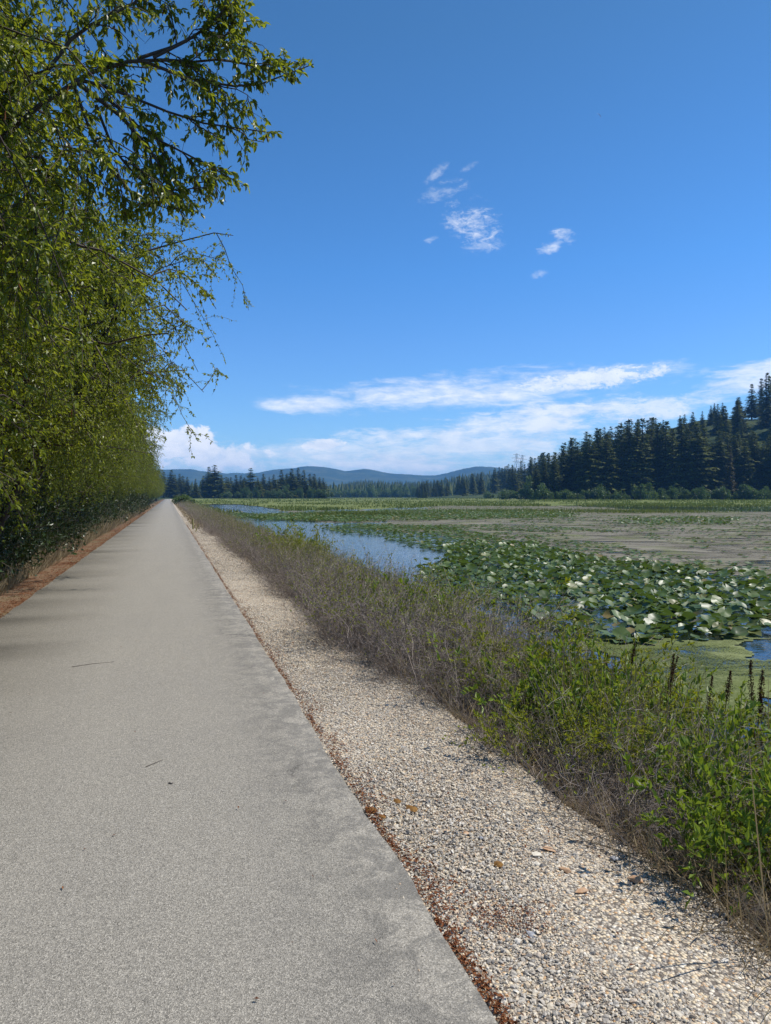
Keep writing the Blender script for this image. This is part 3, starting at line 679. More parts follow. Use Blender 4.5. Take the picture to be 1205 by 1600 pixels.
# the dark grove across the marsh at the end of the path
grove = [(256, 738, 1.1), (268, 735, 1.2), (281, 741, 1), (293, 746, 1), (306, 749, 1), (318, 744, 1), (327, 730, 1.1), (336, 727, 1.3), (346, 744, 1), (357, 748, 1), (369, 743, 1.1), (380, 750, 1), (392, 732, 1.1), (403, 747, 1), (412, 741, 1), (421, 746, 1), (428, 742, 1), (440, 735, 1.2), (448, 741, 1), (456, 733, 1.2), (466, 732, 1.2), (475, 735, 1.1), (484, 741, 1), (492, 748, 1), (500, 751, 1), (507, 758, 1)]
GG = 'conifers in the dark grove across the marsh'
for q, (a, b, wd) in enumerate(grove):
    lb = {336: 'tallest broad conifer of the dark grove across the marsh'}.get(a) or '%s dark conifer from the left along the grove across the marsh' % ('first' if q == 0 else ORD[q])
    conifer(a, rng.uniform(500, 560), b - 1, lb, GG, kind=int(rng.choice([0, 2, 3, 5])), wide=1.9 * wd)
for q in range(24):
    conifer(rng.uniform(248, 506), rng.uniform(560, 640), rng.uniform(740, 751), 'dark conifer filling the back of the grove across the marsh', 'conifers filling the back of the grove', kind=int(rng.choice([0, 2, 3, 5])), wide=2.4)
# the wooded hill on the right: front rank, then up the slope
front = [(838, 722), (852, 728), (866, 712), (880, 700), (893, 683), (903, 690), (915, 698), (921, 678), (934, 672), (948, 676), (957, 690), (970, 664), (983, 654), (993, 660), (1003, 653), (1016, 670), (1027, 662), (1040, 658), (1050, 668), (1063, 652), (1075, 668), (1088, 660), (1100, 668), (1112, 690), (1122, 672), (1136, 680), (1150, 690), (1163, 684), (1178, 676), (1192, 688), (1203, 680), (1220, 670), (1240, 690), (1262, 676)]
for a, b in front:
    n_ = (ORD + ORD)[[q[0] for q in front].index(a)] if a != front[0][0] else 'first'
    n_ = n_ if [q[0] for q in front].index(a) < len(ORD) else 'far right'
    conifer(a, rng.uniform(338, 356), b, '%s %s from the left in the front rank below the wooded hill' % (n_, 'tall dark conifer' if b < 680 else 'dark conifer'), 'front rank conifers', wide=1.5)
conifer(1140, 331, 697, 'brownish thin conifer standing in front of the dark hillside trees', 'brown conifer' if False else None, kind=4, brown=True, wide=1.15)
SKY_PX = [800, 830, 860, 880, 905, 930, 960, 985, 1000, 1040, 1065, 1085, 1100, 1112, 1130, 1150, 1165, 1180, 1205, 1300]
SKY_PY = [732, 716, 706, 689, 679, 667, 663, 653, 650, 653, 647, 641, 642, 630, 629, 622, 610, 590, 578, 560]
slope = []
for q in range(4000):
    a = rng.uniform(845, 1330); dp = rng.uniform(352, 520)
    x, y = ground_uv(a, dp)
    if any((x - p[0]) ** 2 + (y - p[1]) ** 2 < 50 for p in slope): continue
    slope.append((x, y, a, dp))
    if len(slope) >= 135: break
for x, y, a, dp in slope:
    z = float(H(x, y)); hmax = (800 - np.interp(a, SKY_PX, SKY_PY)) / F * dp - math.tan(PITCH) * dp + CAM_Z - z
    hh = rng.uniform(22, 30)
    if hh > hmax: hh = max(hmax * rng.uniform(.9, 1.0), 9)
    elif dp > 430: hh = min(hmax, 36) * rng.uniform(.88, 1.0)
    top = 800 - F * (math.tan(PITCH) + (z + hh - CAM_Z) / dp)
    lb = 'dark conifer high on the wooded hillside at the right' if z > 25 else 'dark conifer on the lower slope of the wooded hill'
    conifer(a, dp, top, lb, 'hillside conifers, ' + ('high' if z > 25 else 'low'), wide=rng.uniform(1.4, 1.8))
# smaller trees to the left of the hill, farther off
TL_PX = [648, 660, 680, 700, 720, 740, 760, 780, 800, 830, 850]; TL_PY = [760, 749, 750, 745, 743, 739, 734, 729, 723, 712, 706]
for q in range(84):
    a = rng.uniform(650, 862); dp = rng.uniform(655, 900) if a < 800 else rng.uniform(480, 700)
    conifer(a, dp, np.interp(a, TL_PX, TL_PY) + abs(rng.normal(0, 6)), 'small distant conifer in the line between meadow and far hills', 'distant conifers left of the hill', wide=1.5)
for a, b in [(655, 760), (661, 756), (667, 764)]:
    conifer(a, 640, b, 'lone cluster conifer standing out at the edge of the far meadow', 'conifer cluster at the far meadow edge')

# far forest: one mass on the ridge and the mountain feet
n = 15000
fpx = rng.uniform(150, 1500, n); fr = np.concatenate([rng.uniform(950, 2050, 9500), rng.uniform(2000, 3600, n - 9500)])
d = ray(fpx, np.full(n, 776.)); fx, fy = d[:, 0] * fr, d[:, 1] * fr
fz = H(fx, fy); k = fz > -0.6; fx, fy, fz, fr = fx[k], fy[k], fz[k], fr[k]; n = len(fx)
hh = rng.uniform(12, 24, n); rw = hh * rng.uniform(.13, .22, n)
t = [(0, 0, 1)]; a = np.arange(5) * 2 * math.pi / 5
tv = np.array([(0, 0, 1.0)] + [(math.cos(q), math.sin(q), 0.06) for q in a] + [(0.62 * math.cos(q + .6), 0.62 * math.sin(q + .6), 0.48) for q in a])
tf = np.array([(0, 6 + q, 6 + (q + 1) % 5) for q in range(5)] + [(6 + q, 1 + q, 1 + (q + 1) % 5) for q in range(5)] + [(6 + q, 1 + (q + 1) % 5, 6 + (q + 1) % 5) for q in range(5)])
W = tv[None] * np.stack([rw, rw, hh], -1)[:, None, :]; W = W + rng.normal(0, 0.06, W.shape) * rw[:, None, None]
W += np.stack([fx, fy, fz - 0.5], -1)[:, None, :]
link('far_forest', MB().add(W, (tf[None] + (np.arange(n) * len(tv))[:, None, None]).reshape(-1, 3)).mesh('far_forest', M['conifer']), kind='stuff')

# ------------------------------------------------------------------ broadleaf bushes of the far shore
def bush_mesh(g, n, leaf, mat, lobes=11, flat=0.9):
    c = g.normal(0, .36, (lobes, 3)); c[:, 2] = np.abs(c[:, 2]) * flat + .35; r = g.uniform(.16, .42, lobes)
    idx = g.integers(0, lobes, n); dv = runit(g, n)
    P = c[idx] + dv * (r[idx] * g.uniform(.55, 1.05, n))[:, None]; P[:, 2] = np.maximum(P[:, 2], 0.02)
    fol = MB().add(*leaves(P, nrm(runit(g, n) + dv * .6), nrm(dv + np.array([0, 0, .5])), leaf * g.uniform(.6, 1.4, n), leaf * .7, 0))
    st = curve(np.zeros((7, 3)), nrm(g.normal(0, .5, (7, 3)) + np.array([0, 0, 1.])), 0.9, 4, 0, .2, g)
    return MB().add(*tubes(st, np.linspace(.03, .008, 4)[None], 4)).mesh('trunk', M['bark']), fol.mesh('crown', mat)
FB = [bush_mesh(rng, 2200, .11, M['far_leaf']) for k in range(5)]; PB = [bush_mesh(rng, 2200, .11, M['pale_leaf']) for k in range(3)]
def far_bush(px_, depth, top_py, wpx, label, group, pale=False, name='bush', cat='bush'):
    x, y = ground_uv(px_, depth); z = max(float(H(x, y)), -0.4) - 0.3
    hh = (800 - top_py) / F * depth - math.tan(PITCH) * depth + CAM_Z - z; ww = wpx / F * depth
    a, b = (PB if pale else FB)[int(rng.integers(3 if pale else 5))]
    o = root(name, (x, y, z), label, cat, group, rng.uniform(0, 6.28), (ww / 1.6, ww / 1.6, hh / 1.25)); parts(o, [('trunk', a, None), ('crown', b, None)]); return o
for a in np.arange(516, 650, 6.5):
    far_bush(a + rng.normal(0, 2), rng.uniform(910, 960), rng.uniform(757, 766), rng.uniform(9, 15), 'pale green rounded broadleaf tree at the far meadow edge', 'pale broadleaf trees at the far meadow edge', True, 'broadleaf_tree', 'tree')
for a in (352, 372, 386, 402, 425, 441, 449, 470, 486, 498, 504, 510):
    far_bush(a, rng.uniform(478, 492), rng.uniform(757, 767), rng.uniform(11, 20), 'green bushy broadleaf tree at the foot of the dark grove', 'broadleaf trees at the foot of the grove', False, 'broadleaf_tree', 'tree')
for a in np.arange(850, 1260, 13.0):
    far_bush(a + rng.normal(0, 5), rng.uniform(318, 336), rng.uniform(756, 771), rng.uniform(12, 34), 'low green bush along the shore below the wooded hill', 'bushes along the shore below the hill')
far_bush(824, 420, 747, 34, 'round yellow-green bush beside the dark trees at the hill foot', None, True)
far_bush(795, 420, 762, 32, 'low grey-green bush on the shore left of the hill', None)
far_bush(766, 520, 766, 16, 'tiny bush alone at the far meadow edge', None)

# two lattice towers on the skyline
def tower(px_, depth, top_py, label):
    x, y = ground_uv(px_, depth); z = float(H(x, y)); top = (800 - top_py) / F * depth - math.tan(PITCH) * depth + CAM_Z
    h = top - z; o = root('transmission_tower', (x, y, z), label, 'pylon', None, R(20))
    b = h * 0.11; leg = MB(); lv = np.linspace(0, 1, 7)
    def ring(t): return [np.array([sx_ * b * (1 - .86 * t), sy_ * b * (1 - .86 * t), h * t]) for sx_, sy_ in ((1, 1), (-1, 1), (-1, -1), (1, -1))]
    for c in range(4):
        link('leg', MB().add(*tubes(np.array([[ring(t)[c] for t in lv]]), 0.16, 4)).mesh('leg', M['steel']), o)
    br = MB()
    for q in range(6):
        a, c = ring(lv[q]), ring(lv[q + 1])
        for s in range(4):
            br.add(*tubes(np.array([[a[s], c[(s + 1) % 4]], [a[(s + 1) % 4], c[s]], [c[s], c[(s + 1) % 4]]]), 0.09, 3))
    link('bracing', br.mesh('bracing', M['steel']), o)
    for t, wd in ((.78, .16), (.88, .2), (.97, .14)):
        cr = MB(); cr.add(*tubes(np.array([[[-h * wd, 0, h * t], [0, 0, h * (t + .025)], [h * wd, 0, h * t]], [[-h * wd, 0, h * t], [0, 0, h * t], [h * wd, 0, h * t]]]), 0.13, 4))
        link('crossarm', cr.mesh('crossarm', M['steel']), o)
tower(807, 1180, 709, 'grey lattice power pylon, left of the pair on the skyline')
tower(816, 1190, 711, 'grey lattice power pylon, right of the pair on the skyline')

# ------------------------------------------------------------------ broadleaf trees along the left of the path
def tree_mesh(g, h=9.5, stems=3, limbs=15, br=10, tw=9, lv=11, leaf=0.065, lean=(0.25, 0, 0), spread=3.4, extra=None, low=0.12, droop=.5, inside=None):
    keep = inside if inside is not None else (lambda P: np.ones(len(P), bool))
    trunk = MB(); wood = MB()
    p0 = np.stack([g.normal(0, .25, stems), g.normal(0, .3, stems), np.zeros(stems)], -1)
    d = nrm(np.array([0, 0, 1.]) + np.array(lean) + np.column_stack([g.normal(0, .14, stems), g.normal(0, .22, stems), np.zeros(stems)]))
    T = curve(p0, d, h * g.uniform(.78, .95, stems), 10, 0, .3, g)
    cap = np.interp(T[..., 2], [0, 2, 4, 6, 8, 10], [.6, 1.2, 2.0, 2.3, 1.6, .7]); T[..., 0] = np.where(T[..., 0] > cap, cap + (T[..., 0] - cap) * .12, T[..., 0])
    trunk.add(*tubes(T, np.linspace(h * .012, .010, 10)[None], 7))
    Ls = []
    for s in range(stems):
        Lm, _ = spawn(T[s:s + 1], limbs, low, 0.97, (0.5, 1.0), .25, (0.35, 0, 0.35), 0, 2, 0, g)
        t = (Lm[:, 0, 2] / h); dv = nrm(Lm[:, 1] - Lm[:, 0]); dv[:, 2] = np.clip(dv[:, 2], -.1, .75); dv = nrm(dv)
        ln = spread * (1.12 - t ** 1.6 * .75) * g.uniform(.65, 1.1, len(t))
        Ls.append(curve(Lm[:, 0], dv, ln, 7, droop * .6, .3, g))
    Lb = np.concatenate(Ls); Lb = Lb[keep(Lb)]
    wood.add(*tubes(Lb, np.linspace(.030, .006, 7)[None], 5))
    B, _ = spawn(Lb, br, .12, 1.0, (.55, 1.35), .8, (0.05, 0, .1), droop * .8, 5, .35, g); B = B[keep(B)]
    wood.add(*tubes(B, np.linspace(.010, .004, 5)[None], 3))
    W_, _ = spawn(B, tw, .1, 1.0, (.2, .52), .7, (0, 0, -.12), droop * .8, 4, .35, g); W_ = W_[keep(W_)]
    wood.add(*tubes(W_, np.linspace(.0035, .0018, 4)[None], 3))
    lc = leaf_cloud(W_, lv, leaf, leaf * .5, g, .4)
    lb_ = leaf_cloud(B, 14, leaf, leaf * .5, g, .3, 0, .35); lc = tuple(np.concatenate([p, q]) for p, q in zip(lc, lb_))
    lb_ = leaf_cloud(Lb, 22, leaf, leaf * .5, g, .3, 0, .7); lc = tuple(np.concatenate([p, q]) for p, q in zip(lc, lb_))
    ni = 9000 if extra is None else 16000; i_ = g.integers(0, len(Lb), ni); k_ = g.integers(0, 5, ni); q_ = Lb[i_, k_] + g.normal(0, .38, (ni, 3)) + np.array([0, 0, -.1])
    q_ = q_[(q_[:, 2] > .5) & keep(q_[:, None, :])]; ni = len(q_)
    li = (q_, runit(g, ni) + np.array([0, 0, -.4]), nrm(runit(g, ni) * .8 + np.array([.15, 0, .7])), leaf * 1.25 * g.uniform(.7, 1.2, ni), leaf * .62 * g.uniform(.8, 1.2, ni)); lc = tuple(np.concatenate([p, q]) for p, q in zip(lc, li))
    if extra is not None:
        B2, _ = spawn(extra[0], extra[2], .2, 1.0, (.22, .6), 1.3, (0.0, 0, .0), .3, 5, .35, g); B2 = np.concatenate([B2[keep(B2)], extra[0][:, [3, 4, 5, 6, 7]]])
        wood.add(*tubes(B2, np.linspace(.006, .003, 5)[None], 4))
        W2, _ = spawn(B2, extra[3], .1, 1.0, (.08, .24), .9, (0, 0, -.2), .4, 4, .3, g); W2 = np.concatenate([W2[keep(W2)], np.repeat(extra[0][:, 4:8], 4, 0)])
        wood.add(*tubes(W2, np.linspace(.0026, .0014, 4)[None], 3))
        l2 = leaf_cloud(W2, extra[4], leaf, leaf * .46, g, .6); lc = tuple(np.concatenate([p, q]) for p, q in zip(lc, l2))
    return trunk, wood, lc
def build_tree(o, trunk, wood, lc, leaf_detail=0, single=None, g=rng):
    C, D, N, L, Wd = lc
    link('trunk', trunk.mesh('trunk', M['bark'], True), o); link('branches', wood.mesh('branches', M['bark'], True), o, kind='stuff')
    if single is not None:                                     # the 300 leaves that show largest are parts
        m0 = leaves(np.zeros((1, 3)), np.array([[1., 0, 0]]), np.array([[0, 0, 1.]]), 1.0, .48, 1)
        lm = MB().add(*m0).mesh('leaf', M['tree_leaf'])
        for k in single:
            q = link('leaf', lm, o); dx = nrm(D[k]); sy = -nrm(np.cross(dx, N[k])); uz = np.cross(dx, sy)
            q.matrix_local = Matrix.Translation(C[k]) @ Matrix(np.column_stack([dx, sy, uz]).tolist()).to_4x4() @ Matrix.Diagonal((L[k],) * 3).to_4x4()
        keep = np.ones(len(C), bool); keep[single] = False; C, D, N, L, Wd = C[keep], D[keep], N[keep], L[keep], Wd[keep]
    link('crown', MB().add(*leaves(C, D, N, L, Wd, leaf_detail)).mesh('crown', M['tree_leaf']), o, kind='stuff')
# tree nearest the camera: its long limbs reach over the path
TA = np.array([-4.0, 6.2, -0.22])
def limb(pts, r0, r1, K=8):             # (px, py, depth) places through which a limb runs
    P = np.array([at_depth(a, b, c) for a, b, c in pts]) - TA
    t = np.linspace(0, len(P) - 1, K); Q = np.stack([np.interp(t, np.arange(len(P)), P[:, k]) for k in range(3)], -1)
    return Q, np.linspace(r0, r1, K)
fork = (112, 122, 5.3)
start = [(-180, 480, 4.9), (-60, 270, 5.1)]
XL = [limb(start + [fork, (215, 92, 5.4), (300, 96, 5.5)], .024, .010),
      limb([(215, 92, 5.4), (280, 70, 5.5), (330, 40, 5.6), (392, 4, 5.7)], .014, .005), limb([(240, 90, 5.4), (300, 60, 5.5), (350, 20, 5.5), (370, -40, 5.6)], .012, .005),
      limb([(215, 92, 5.4), (300, 125, 5.5), (390, 138, 5.7), (490, 100, 5.9)], .014, .004), limb([(290, 98, 5.5), (350, 92, 5.6), (400, 105, 5.7), (440, 112, 5.8)], .01, .004),
      limb([fork, (200, 190, 5.4), (255, 262, 5.5), (288, 345, 5.6)], .02, .004), limb([fork, (165, 135, 5.4), (300, 190, 5.6), (428, 208, 5.8)], .016, .004),
      limb([(165, 150, 5.4), (230, 210, 5.5), (310, 250, 5.6), (372, 285, 5.7)], .012, .004), limb([(150, 165, 5.4), (180, 240, 5.4), (240, 300, 5.5), (330, 292, 5.6)], .012, .004),
      limb([(60, 130, 5.2), (120, 50, 5.2), (200, 10, 5.3), (290, -40, 5.4)], .016, .005), limb([(112, 122, 5.3), (150, 230, 5.3), (195, 290, 5.4), (230, 322, 5.5)], .012, .004)]
ex = (np.stack([q for q, _ in XL]), np.stack([r for _, r in XL]), 10, 8, 9)
LIM_Y = [-400, 0, 60, 85, 100, 125, 150, 210, 235, 260, 300, 345, 360, 500, 700, 780, 850, 900]
LIM_X = [440, 405, 428, 450, 500, 478, 415, 440, 405, 390, 390, 305, 215, 170, 110, 60, 30, -60]
def in_outline(P):                       # the reach of the nearest tree's crown over the path, surveyed from the photograph
    x, y, z = to_px(P.reshape(-1, 3) + TA); ok = ((z > 3.8) & (x < np.interp(y, LIM_Y, LIM_X))) | (z < -0.5)
    return ok.reshape(P.shape[:-1]).all(-1) if P.ndim == 3 else ok
ga = np.random.default_rng(31)
trunkA, woodA, lcA = tree_mesh(ga, 9.5, 4, 24, 9, 14, 18, .056, (0.12, 0.05, 0), 3.0, ex, inside=in_outline)
Cw = lcA[0] + TA; ppx, ppy, pz = to_px(Cw)
okA = in_outline(lcA[0])
lcA = tuple(a[okA] for a in lcA); Cw, ppx, ppy, pz = Cw[okA], ppx[okA], ppy[okA], pz[okA]
vis = (ppx > 40) & (ppx < 495) & (ppy > 0) & (ppy < 360)
outline = ppx - np.interp(ppy, [0, 100, 210, 345], [200, 300, 260, 180])
big = np.argsort(np.where(vis, -(lcA[3] / pz) * 1e3 - 0.02 * outline, 1e6))[:300]
o = root('broadleaf_tree', TA, 'nearest broadleaf tree, its long leafy limbs reaching over the path', 'tree')
build_tree(o, trunkA, woodA, lcA, 1, big)
for q in range(len(XL)): link('branch', MB().add(*tubes(ex[0][q:q + 1], ex[1][q:q + 1], 7)).mesh('branch', M['bark'], True), o)
# its hanging catkins
n = 420; k = ga.choice(len(lcA[0]), n, replace=False); P0 = lcA[0][k]
ct = curve(P0, nrm(np.array([0, 0, -1.]) + ga.normal(0, .15, (n, 3))), ga.uniform(.035, .075, n), 4, 0, .1, ga)
link('catkins', MB().add(*tubes(ct, np.array([[.003, .0055, .0055, .002]]), 5)).mesh('catkins', M['catkin']), o, kind='stuff')

ARCH = []
for k, (hh, sp, ln) in enumerate([(9.3, 3.6, .2), (8.4, 3.9, .24), (10.2, 3.5, .17)]):
    g = np.random.default_rng(100 + k)
    def crown_in(P):                     # crowns lean over the verge but stop short of the middle of the path
        q = P.reshape(-1, 3); zk, xk = (([0, 1, 2, 3.2, 4.2, 4.6, 5.2, 6.6, 8, 10], [.6, 1.1, 2.3, 3.8, 4.7, 4.85, 3.4, 2.5, 1.8, 1.0]) if k == 0 else ([0, 1, 2, 3.2, 4.2, 5.6, 6.6, 8, 10], [.6, 1.1, 2.3, 3.8, 4.75, 4.95, 4.5, 3.0, 1.3]))
        m_ = q[:, 0] < np.interp(q[:, 2], zk, xk) + 0.35 * (vnoise(q[:, 1] * 1.7, q[:, 2] * 1.7, 5) - .5) + .5 * (vnoise(q[:, 1] * .7 + 9, q[:, 2] * .9, 6) > .72)
        return m_.reshape(P.shape[:-1]).all(-1)
    tk, wd, lc = tree_mesh(g, hh, 4, 18, 7, 13, 17, .058, (ln, 0, 0), sp, inside=crown_in)
    ARCH.append((tk.mesh('trunk', M['bark'], True), wd.mesh('branches', M['bark'], True), MB().add(*leaves(*lc, 0)).mesh('crown', M['tree_leaf'])))
def place_tree(x, y, k, s, rz, label, group):
    o = root('broadleaf_tree', (x, y, -0.3), label, 'tree', group, rz, s)
    link('trunk', ARCH[k][0], o); link('branches', ARCH[k][1], o, kind='stuff'); link('crown', ARCH[k][2], o, kind='stuff'); return o
row = [(-5.6, 9.0, 1, .95), (-4.3, 10.2, 0, 1.12), (-4.4, 15.2, 1, 1.0), (-4.3, 20, 2, 0.96), (-4.5, 25.5, 1, .92), (-4.4, 31, 1, .95), (-4.6, 38, 2, .9), (-4.4, 46, 0, .9), (-4.8, 55, 1, 1.0), (-4.5, 66, 2, .9), (-4.8, 79, 0, 1), (-4.8, 94, 1, .95), (-5, 112, 2, .95), (-5, 133, 0, 1), (-5, 157, 1, 1), (-5, 185, 2, 1), (-5, 215, 0, 1), (-5.2, 250, 1, 1), (-5.2, 300, 2, 1), (-5.4, 360, 0, 1)]
for q, (x, y, k, s) in enumerate(row):
    place_tree(x, y, k, s, rng.normal(0, .18), '%s broadleaf tree from the camera in the row left of the path' % (ORD[q + 1]), 'broadleaf trees in the row left of the path')
for q, (x, y) in enumerate([(-7.6, 3.5), (-8.2, 8.2), (-7.8, 13), (-8.4, 18), (-8, 24), (-8.6, 31), (-8.2, 40), (-8.5, 52), (-8.5, 68), (-9, 90), (-9, 120), (-11.5, 6), (-11.5, 12), (-12, 20), (-12, 30)]):
    place_tree(x, y, q % 3, 1.1, rng.uniform(0, 6.28), 'broadleaf tree in the shaded rank behind the row along the path', 'broadleaf trees behind the front row')

# ------------------------------------------------------------------ shrubs
def shrub_mesh(g, stems, side, lf, h=1.0, r=.32, leaf=.04, wid=.016, lean=.45, up0=.35, thick=.0038, mat='shrub_leaf', stem='twig', fine=4):
    n = stems; a = g.uniform(0, 6.28, n); rr = r * np.sqrt(g.random(n))
    p0 = np.stack([rr * np.cos(a), rr * np.sin(a), -0.05 + 0 * a], -1)
    d = nrm(np.stack([np.cos(a) * rr / r * lean + g.normal(0, .18, n), np.sin(a) * rr / r * lean + g.normal(0, .18, n), np.ones(n)], -1))
    S = curve(p0, d, h * g.uniform(.55, 1.05, n), 6, .12, .5, g)
    wd = MB().add(*tubes(S, np.linspace(thick, thick * .4, 6)[None], 3))
    T, _ = spawn(S, side, .25, 1.0, (.1 * h, .34 * h), .9, (0, 0, .25), .1, 4, .6, g)
    wd.add(*tubes(T, np.linspace(thick * .5, thick * .25, 4)[None], 3))
    if fine:
        T2, _ = spawn(T[:: 2], fine, .2, 1., (.04 * h, .13 * h), .9, (0, 0, .2), .0, 3, .6, g); wd.add(*tubes(T2, np.full((1, 3), thick * .28), 3))
    out = [('stems', wd.mesh('stems', M[stem]), 'stuff')]
    if lf:
        top = np.concatenate([T, S[:, 2:][:, ::1][:, :4]]) if up0 < 1 else T
        C, D, N, L, Wd = leaf_cloud(top, lf, leaf, wid, g, -.35, 0, .25, .7)
        k = C[:, 2] > up0 * h * g.uniform(.5, 1.3, len(C)); out.append(('foliage', MB().add(*leaves(C[k], D[k], N[k], L[k], Wd[k], 0)).mesh('foliage', M[mat]), 'stuff'))
    return out
gs = np.random.default_rng(55)
DRY = [shrub_mesh(gs, 90, 6, 0, .95, .4, lean=.8) for k in range(3)]
MIX = [shrub_mesh(gs, 80, 6, 3, 1.0, .38, leaf=.036, lean=.6, up0=.5) for k in range(3)]
LEAFY = [shrub_mesh(gs, 60, 8, 13, 1.05, .36, leaf=.050, wid=.021, lean=.55, up0=.3, fine=0) for k in range(3)]
BROAD = [shrub_mesh(gs, 34, 6, 8, 1.1, .34, leaf=.075, wid=.034, lean=.6, up0=.3, mat='broad_leaf', stem='green_stem', fine=0) for k in range(2)]
UNDER = [shrub_mesh(gs, 40, 7, 9, 1.3, .5, leaf=.07, wid=.036, lean=.6, up0=.12, thick=.006, mat='under_leaf_shade', stem='bark', fine=0) for k in range(2)]
def bank_z(x): return float(np.interp(x, [1.9, 2.4, 3.0, 3.6, 4.2, 5.0], [-.16, -.24, -.42, -.64, -.84, -1.05]))
def shrub(kind, x, y, s, label, group, name):
    sp = kind[int(gs.integers(len(kind)))]
    o = root(name, (x, y, bank_z(x) if x > 0 else -.22), label, 'shrub', group, gs.uniform(0, 6.28), (s * gs.uniform(.9, 1.15), s * gs.uniform(.9, 1.15), s))
    parts(o, sp); return o
count = {}
def shrub_words(name, what, place, y):
    k = count[name] = count.get(name, -1) + 1
    if k < len(ORD): return '%s %s %s, counted from the camera' % (ORD[k], what, place), '%ss %s' % (what, place)
    z = 'towards the far end of the bank' if y > 40 else 'in the middle distance'
    return '%s %s, %s' % (what, place, z), '%ss %s, %s' % (what, place, z)
y = 0.7
while y < 330:
    st = max(.42, .055 * y ** .82); big_ = 1.0 if y < 30 else min(1 + (y - 30) / 60, 2.2)
    j = lambda a: gs.normal(0, a)
    green = fbm(np.array([y / 2.2]), np.array([3.]), 12)[0]; tall = (.82 + .26 * smooth(y, 2.5, 6.5)) * (.74 + .38 * float(vnoise(y / 1.3, 7.5, 3)))
    if y < 130:
        lb = shrub_words('dry_shrub', 'grey-brown bare twiggy shrub', 'at the gravel edge', y)
        shrub(DRY, 2.24 + j(.1), y + j(.12), (.5 if y < 5 else .74) * tall * gs.uniform(.8, 1.1), *lb, 'dry_shrub')
        lb = shrub_words('mixed_shrub', 'half-dry shrub', 'just behind the gravel-edge shrubs', y)
        shrub(MIX if gs.random() < .42 or y > 5.0 else (LEAFY if gs.random() < .7 else BROAD), 2.66 + j(.15), y + st / 2 + j(.15), .88 * tall * gs.uniform(.66, 1.15), *lb, 'mixed_shrub')
    if y < 60 or gs.random() < .8:
        lb = shrub_words('leafy_shrub', 'yellow-green leafy shrub', 'on the middle of the bank', y)
        shrub((MIX if gs.random() < .22 else BROAD if gs.random() < .3 else LEAFY) if (y < 6 or (green > .62 and y < 30)) else (DRY if gs.random() < .3 else MIX), 3.25 + j(.2), y + j(.15), tall * gs.uniform(.7, 1.1) * (1 + .18 * (big_ - 1)), *lb, 'leafy_shrub')
        lb = shrub_words('waterside_shrub', 'outermost shrub', 'along the water side of the bank', y)
        shrub((DRY if gs.random() < .3 else MIX) if (gs.random() < .8 and y > 6) or (gs.random() < .25) else LEAFY, 3.75 + j(.2), y + st / 2 + j(.15), .9 * tall * gs.uniform(.7, 1.1) * (1 + .25 * (big_ - 1)), *lb, 'waterside_shrub')
    y += st
# undergrowth below the trees on the left, canopy shade painted into its leaf colour
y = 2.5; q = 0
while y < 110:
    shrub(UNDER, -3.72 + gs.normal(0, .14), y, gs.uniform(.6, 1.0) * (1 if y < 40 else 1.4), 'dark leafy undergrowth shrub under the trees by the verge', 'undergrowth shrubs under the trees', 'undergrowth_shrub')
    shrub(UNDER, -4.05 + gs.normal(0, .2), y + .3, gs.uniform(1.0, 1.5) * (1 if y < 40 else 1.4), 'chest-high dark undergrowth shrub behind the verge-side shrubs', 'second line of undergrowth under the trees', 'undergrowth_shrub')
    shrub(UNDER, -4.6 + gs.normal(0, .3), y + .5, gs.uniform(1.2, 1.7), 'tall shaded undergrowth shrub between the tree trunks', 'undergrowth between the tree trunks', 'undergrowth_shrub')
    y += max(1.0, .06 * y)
for x, y, s in [(-3.1, 36, 1.1), (-3.2, 44, 1.3), (-3.3, 58, 1.4)]:
    shrub(MIX, x, y, s, 'pale half-dry shrub at the left verge beyond the dark undergrowth', 'pale shrubs at the left verge', 'verge_shrub')
x_, y_ = ground_uv(288, 150.0)
o = root('round_bush', (x_ , y_, -.5), 'rounded dark green bush right of the path near its far end', 'bush', None, 0, (2.6, 2.6, 2.2)); parts(o, [('trunk', FB[2][0], None), ('crown', FB[2][1], None)])

